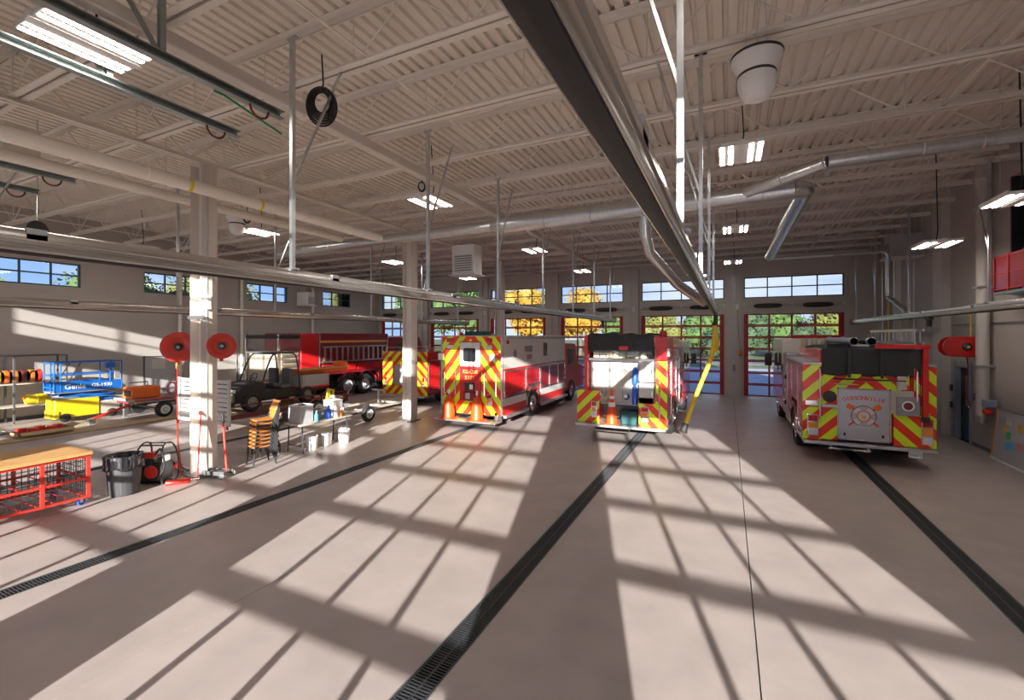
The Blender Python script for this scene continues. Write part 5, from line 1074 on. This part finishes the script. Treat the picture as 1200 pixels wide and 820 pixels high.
# ================================================================ right wall and far wall fittings
r = sempty('door_%d' % (n_d+1), (XR+.12, 17.18, 0)); n_d += 1
lf = MB().box(-.025, .025, -.40, .40, .01, 2.08).build('door_leaf', 'door_green', r); MB().box(-.032, -.02, -.20, .12, 1.0, 1.85).build('door_glass', 'dark_glass', lf)
for a in ((-.425, -.40, 0, 2.12), (.40, .425, 0, 2.12)): MB().box(-.12, .10, a[0], a[1], a[2], a[3]).build('door_frame', 'blue_grey', r)
MB().box(-.12, .10, -.425, .425, 2.08, 2.12).build('door_frame', 'blue_grey', r); MB().cyl((-.07, -.30, 1.0), (-.07, -.18, 1.0), .012, n=8).build('door_handle', 'chrome', lf)
for a, b_ in ((16.62, 16.74), (17.61, 17.73)): struct(MB().box(XR-.03, XR, a, b_, 0, 2.24).build('door_trim', 'blue_grey'))
hr = thing('wall_hose_reel', 'dark red hose reel on the right wall beside the door', 'hose reel', (5.60, 16.1, 2.70)); pts = [(-.40+.27-.27*cos(a), .27*sin(a)) for a in [-pi/2+pi*k/14 for k in range(15)]]
pts = [(.40, -.27)]+[(-.13+.27*cos(a), .27*sin(a)) for a in [3*pi/2-pi*k/14 for k in range(15)]]+[(.40, .27)]
for y0, y1, nm in ((-.20, -.16, 'side_plate'), (.14, .18, 'side_plate')): MB().prism(pts, 'y', y0, y1).build(nm, 'fire_red', hr)
MB().cyl((-.0, -.16, 0), (-.0, .14, 0), .22, n=20).build('hose', 'black_rubber', hr); hb_ = MB().lathe([(.10, 0), (.10, .03), (.06, .05)], (.08, -.20, 0), (0, -1, 0), 16).build('hub', 'black_paint', hr); MB().lathe([(.04, 0), (.04, .03)], (.08, -.25, 0), (0, -1, 0), 10).build('hub_cap', 'gold', hb_); MB().box(.36, .44, -.2, .18, -.3, .3).build('mount', 'galv_dark', hr)
m_ = MB(); m_.tube(smooth_pts([(.12, -.05, -.2), (.16, -.06, -.7), (.12, -.06, -1.2), (.2, -.05, -1.6)], 5), .016, 8); m_.build('drop_hose', 'dark_red', hr); MB().cyl((.2, -.05, .25), (.2, -.05, .85), .02, n=8).build('feed_pipe', 'gold', hr)
vp = thing('wall_duct', 'grey vertical pipe on the right wall beside the hose reel', 'pipe', (5.85, 15.55, 0)); MB().cyl((0, 0, .95), (0, 0, ZC-.1), .13, n=18).build('pipe', 'pilaster', vp); MB().cyl((0, 0, .78), (0, 0, .97), .10, .14, n=18).build('outlet', 'galv', vp)
for z in (2.2, 4.2, 6.2): MB().box(-.15, .2, -.15, .15, z, z+.05).build('strap', 'galv', vp)
vr = thing('red_valve', 'red and blue pipe valve low on the right wall', 'valve', (5.85, 15.29, 1.0)); MB().sphere((0, 0, .1), .10, 12, sc=(1, 1.2, .9)).build('body', 'bright_red', vr); MB().box(-.08, .14, -.12, .12, .22, .40).build('actuator', 'blue_grey', vr, bevel=.02); MB().cyl((0, 0, .1), (.15, 0, .1), .05, n=10).build('flange', 'galv', vr)
wb = thing('poster_board', 'white board with coloured squares leaning on the right wall', 'board', (5.86, 14.40, 0), 0)
MB().obox((.06, 0, .60), (.025, 1.35, 1.20), R3(0, .10, 0)).build('board', 'plastic_grey', wb); MB().obox((.06, .70, .60), (.06, .06, 1.22), R3(0, .10, 0)).build('frame_edge', 'wood', wb); MB().obox((.12, 0, 1.21), (.05, 1.40, .03), R3(0, .10, 0)).build('frame_top', 'mid_grey', wb); MB().box(-.04, .04, -.70, .72, 0, .03).build('frame_foot', 'plastic_white', wb)
for k, (y, z, mt) in enumerate(((.42, .98, 'blue_grey'), (.30, .80, 'gold'), (.18, .98, 'door_paper'), (.12, .66, 'green'), (-.05, .46, 'sky_blue_plastic'), (.1, .42, 'sky_blue_plastic'), (-.3, .9, 'gold'), (-.35, .5, 'pink'))): MB().obox((.041+.1*(z-.6), y, z), (.012, .17, .17), R3(0, .10, 0)).build('colour_square', mt, wb)
for k, (y, z, lab) in enumerate(((18.05-.25, 1.45, 'small black call box on the right wall by the door, upper'), (18.05-.25, .95, 'small black switch box on the right wall by the door, lower'), (15.0, .55, 'small black socket box below the red valve'), (16.35, 1.35, 'small dark switch box between the door and pipe'))):
    r = thing('switch_box', lab, 'switch', (XR-.035, y, z)); MB().box(-.03, .035, -.06, .06, -.09, .09).build('box', 'black_paint', r, bevel=.008); MB().box(-.045, -.03, -.02, .02, -.04, .04).build('button', 'mid_grey', r)
for k, (y, mt, lab) in enumerate(((19.2, 'wood', 'long wooden handled broom leaning on the right wall pilaster'), (19.9, 'lumber', 'second wooden handled broom leaning behind the first one'))):
    r = thing('broom', lab, 'broom', (5.72, y, 0)); MB().cyl((0, 0, .12), (.10 if 0 else .28, .06, 1.55), .014, n=8).build('handle', mt, r); MB().box(-.08, .08, -.2, .2, .06, .12).build('head', 'wood', r); MB().box(-.07, .07, -.19, .19, 0, .06).build('bristles', 'burgundy', r)
gr = thing('mezzanine_gate', 'red steel safety railing across the dark mezzanine opening', 'railing', (5.98, 12.3, 4.0))
MB().box(-.38, .07, -2.0, 2.1, -.06, 0).build('ledge', 'galv_dark', gr)
for z in (.06, .42, .80): MB().box(-.36, -.32, -2.0, 2.1, z-.02, z+.02).build('rail', 'door_red', gr)
for k in range(8): MB().box(-.37, -.31, -2.0+4.1*k/7-.02, -2.0+4.1*k/7+.02, 0, .84).build('post', 'door_red', gr)
MB().box(-.35, -.34, -2.0, 2.1, .06, .80).build('infill_panel', 'dark_red', gr); MB().box(-.36, .05, 2.08, 2.12, 0, .82).build('end_rail', 'door_red', gr)
for k, (x, y, lab) in enumerate(((5.93, 22.6, 'thin steel conduit in the right far corner, third from the corner'), (5.93, 23.3, 'thin steel conduit in the right far corner, second from the corner'), (5.93, 24.1, 'thin steel conduit nearest the right far corner'))):
    r = thing('wall_conduit', lab, 'conduit', (x, y, 0), 0, 'conduits in the far corner'); MB().cyl((0, 0, 1.2), (0, 0, ZC-.3), .045, n=10).build('pipe', 'galv' if k != 1 else 'gold', r); MB().box(-.06, .12, -.08, .08, .9, 1.25).build('box', 'plastic_grey', r)
hc = thing('wall_conduit', 'long horizontal conduit line along the right wall above the reel', 'conduit', (XR-.04, 8.5, 3.32)); MB().cyl((0, -8.5, 0), (0, 9.3, 0), .018, n=8).build('pipe', 'galv_dark', hc)
for k in range(6): MB().box(-.03, .04, -8+3.3*k, -7.96+3.3*k, -.03, .03).build('clip', 'galv', hc)
wp = thing('wall_panel', 'tall pale electrical panel on the right wall behind the engine', 'electrical panel', (XR-.1, 20.6, 1.0)); MB().box(-.08, .1, -.4, .4, 0, 1.1).build('cabinet', 'blue_grey', wp, bevel=.01); MB().box(-.095, -.08, -.36, .36, .05, 1.05).build('door', 'plastic_grey', wp); MB().cyl((0, 0, 1.1), (0, 0, 5.5), .03, n=8).build('conduit', 'galv', wp)
# conduits, push buttons and beacon on the far pilasters
PIL = [((FAR[i+1][1]+FAR[i][0])/2) for i in range(len(FAR)-1)]
wh = ['right of the middle engine', 'between the middle engine and rescue truck', 'behind the rescue truck', 'behind the brush truck', 'behind the tanker cab']
for k, x in enumerate(PIL):
    r = thing('door_controls', 'door push button box with conduits on the pilaster '+wh[k], 'door control', (x, YF-.235, 0), 0, 'door controls on the far pilasters')
    MB().box(-.06, .06, -.08, 0, 1.25, 1.55).build('button_box', 'mid_grey', r, bevel=.01)
    for dx in (-.05, .04): MB().cyl((dx, -.03, 1.55), (dx, -.03, 6.5), .016, n=7).build('conduit', 'galv', r)
    MB().box(.08, .2, -.06, 0, 4.3, 4.55).build('junction_box', 'plastic_white', r)
bcn = thing('beacon', 'orange warning beacon with cable on the concrete pilaster', 'beacon', (PIL[0]+.28, YF-.24, 2.05)); MB().lathe([(.07, 0), (.09, .03), (.09, .16), (.05, .22)], (0, -.06, 0), (0, 0, 1), 14).build('lens', 'orange', bcn); MB().tube([(0, -.05, .2), (-.08, -.04, 1.0), (-.12, -.03, 2.2)], .01, 6).build('cable', 'dark_red', bcn); MB().box(-.05, .05, -.05, .02, -.06, .0).build('bracket', 'black_paint', bcn)
# ================================================================ outside
def tree(loc, h, rad, mt, label, seed, dens=900, leaf=1):
    rn = random.Random(seed); r = thing('tree', label, 'tree', loc, 0, 'trees around the station'); m_ = MB(); m_.cyl((0, 0, 0), (.1, 0, h*.55), rad*.06+.05, rad*.03+.03, n=8); m_.build('trunk', 'bark', r); m_ = MB()
    blobs = [(rn.uniform(-.55, .55)*rad, rn.uniform(-.55, .55)*rad, h*(.42+.42*rn.random()), rad*rn.uniform(.38, .62)) for _ in range(11)]+[(0, 0, h*.78, rad*.55)]
    V = []; F = []
    for _ in range(dens):
        b_ = rn.choice(blobs); d_ = Vector((rn.gauss(0, 1), rn.gauss(0, 1), rn.gauss(0, 1))).normalized()*b_[3]*rn.uniform(.75, 1.05); c_ = Vector(b_[:3])+d_; c_.z = min(c_.z, h)
        s_ = rad*rn.uniform(.035, .075)*leaf; u_ = Vector((rn.gauss(0, 1), rn.gauss(0, 1), rn.gauss(0, 1))).normalized(); w_ = u_.orthogonal().normalized(); k = len(V)
        V += [c_+u_*s_, c_+w_*s_*.7, c_-u_*s_, c_-w_*s_*.7]; F.append((k, k+1, k+2, k+3))
    m_.v = [tuple(q) for q in V]; m_.f = F; m_.m = [0]*len(F)
    for b_ in blobs: m_.sphere(b_[:3], b_[3]*.78, 8)
    m_.build('foliage', mt, r)['kind'] = 'stuff'; return r
TR = [(-31.5, 70, 11.5, 4.6, 'leaf_yellow', 'large golden autumn tree beyond the street behind the rescue truck'), (-21.6, 71, 11.5, 4.2, 'leaf_yellow', 'golden autumn tree seen over the middle pair of doors'), (-38, 88, 13, 5, 'leaf_olive', 'olive tree beside the large golden tree'), (-46, 73, 14, 6, 'leaf_green', 'tall green tree behind the brush truck doors'), (-55, 76, 15, 6.5, 'leaf_green', 'tall green tree behind the tanker'), (-72, 70, 13, 6, 'leaf_olive', 'yellowish green tree at the far left of the street'),
      (-16, 82, 7.0, 4.5, 'leaf_green', 'low green tree past the golden trees'), (-10, 76, 6.2, 4.0, 'leaf_olive', 'olive bush-like tree behind the middle engine'), (-4, 88, 7.0, 4.6, 'leaf_green', 'rounded green tree behind the exhaust hose door'), (2.5, 76, 6.4, 4.2, 'leaf_dark', 'dark green tree behind the concrete pilaster'), (7, 84, 6.6, 4.4, 'leaf_green', 'green tree left of the darker one outside the right door'), (13.5, 77, 6.2, 4.0, 'leaf_olive', 'yellow green tree outside the right door'), (20, 86, 7.0, 5, 'leaf_green', 'green tree at the right end of the street'), (9.5, 70, 4.0, 3.0, 'leaf_dark', 'low dark shrub tree near the street'),  (-1, 69, 3.6, 2.8, 'leaf_dark', 'low dark shrub tree opposite the middle door'), (28, 74, 7, 5, 'leaf_dark', 'dark tree beyond the right corner of the station'),
      (-46, 12, 7.2, 4.0, 'leaf_green', 'green tree outside the first left window'), (-44, 19, 8.4, 4.2, 'leaf_green', 'green tree outside the second left window'), (-47, 27, 9.0, 4.5, 'leaf_olive', 'olive tree outside the third left window')]
for k, (x, y, h_, rd_, mt, lab) in enumerate(TR): tree((x, y, -.16), h_, rd_, mt, lab, 40+k, 2400 if x > -43.5 or y > 50 else 7000, 1 if x > -43.5 or y > 50 else .5)
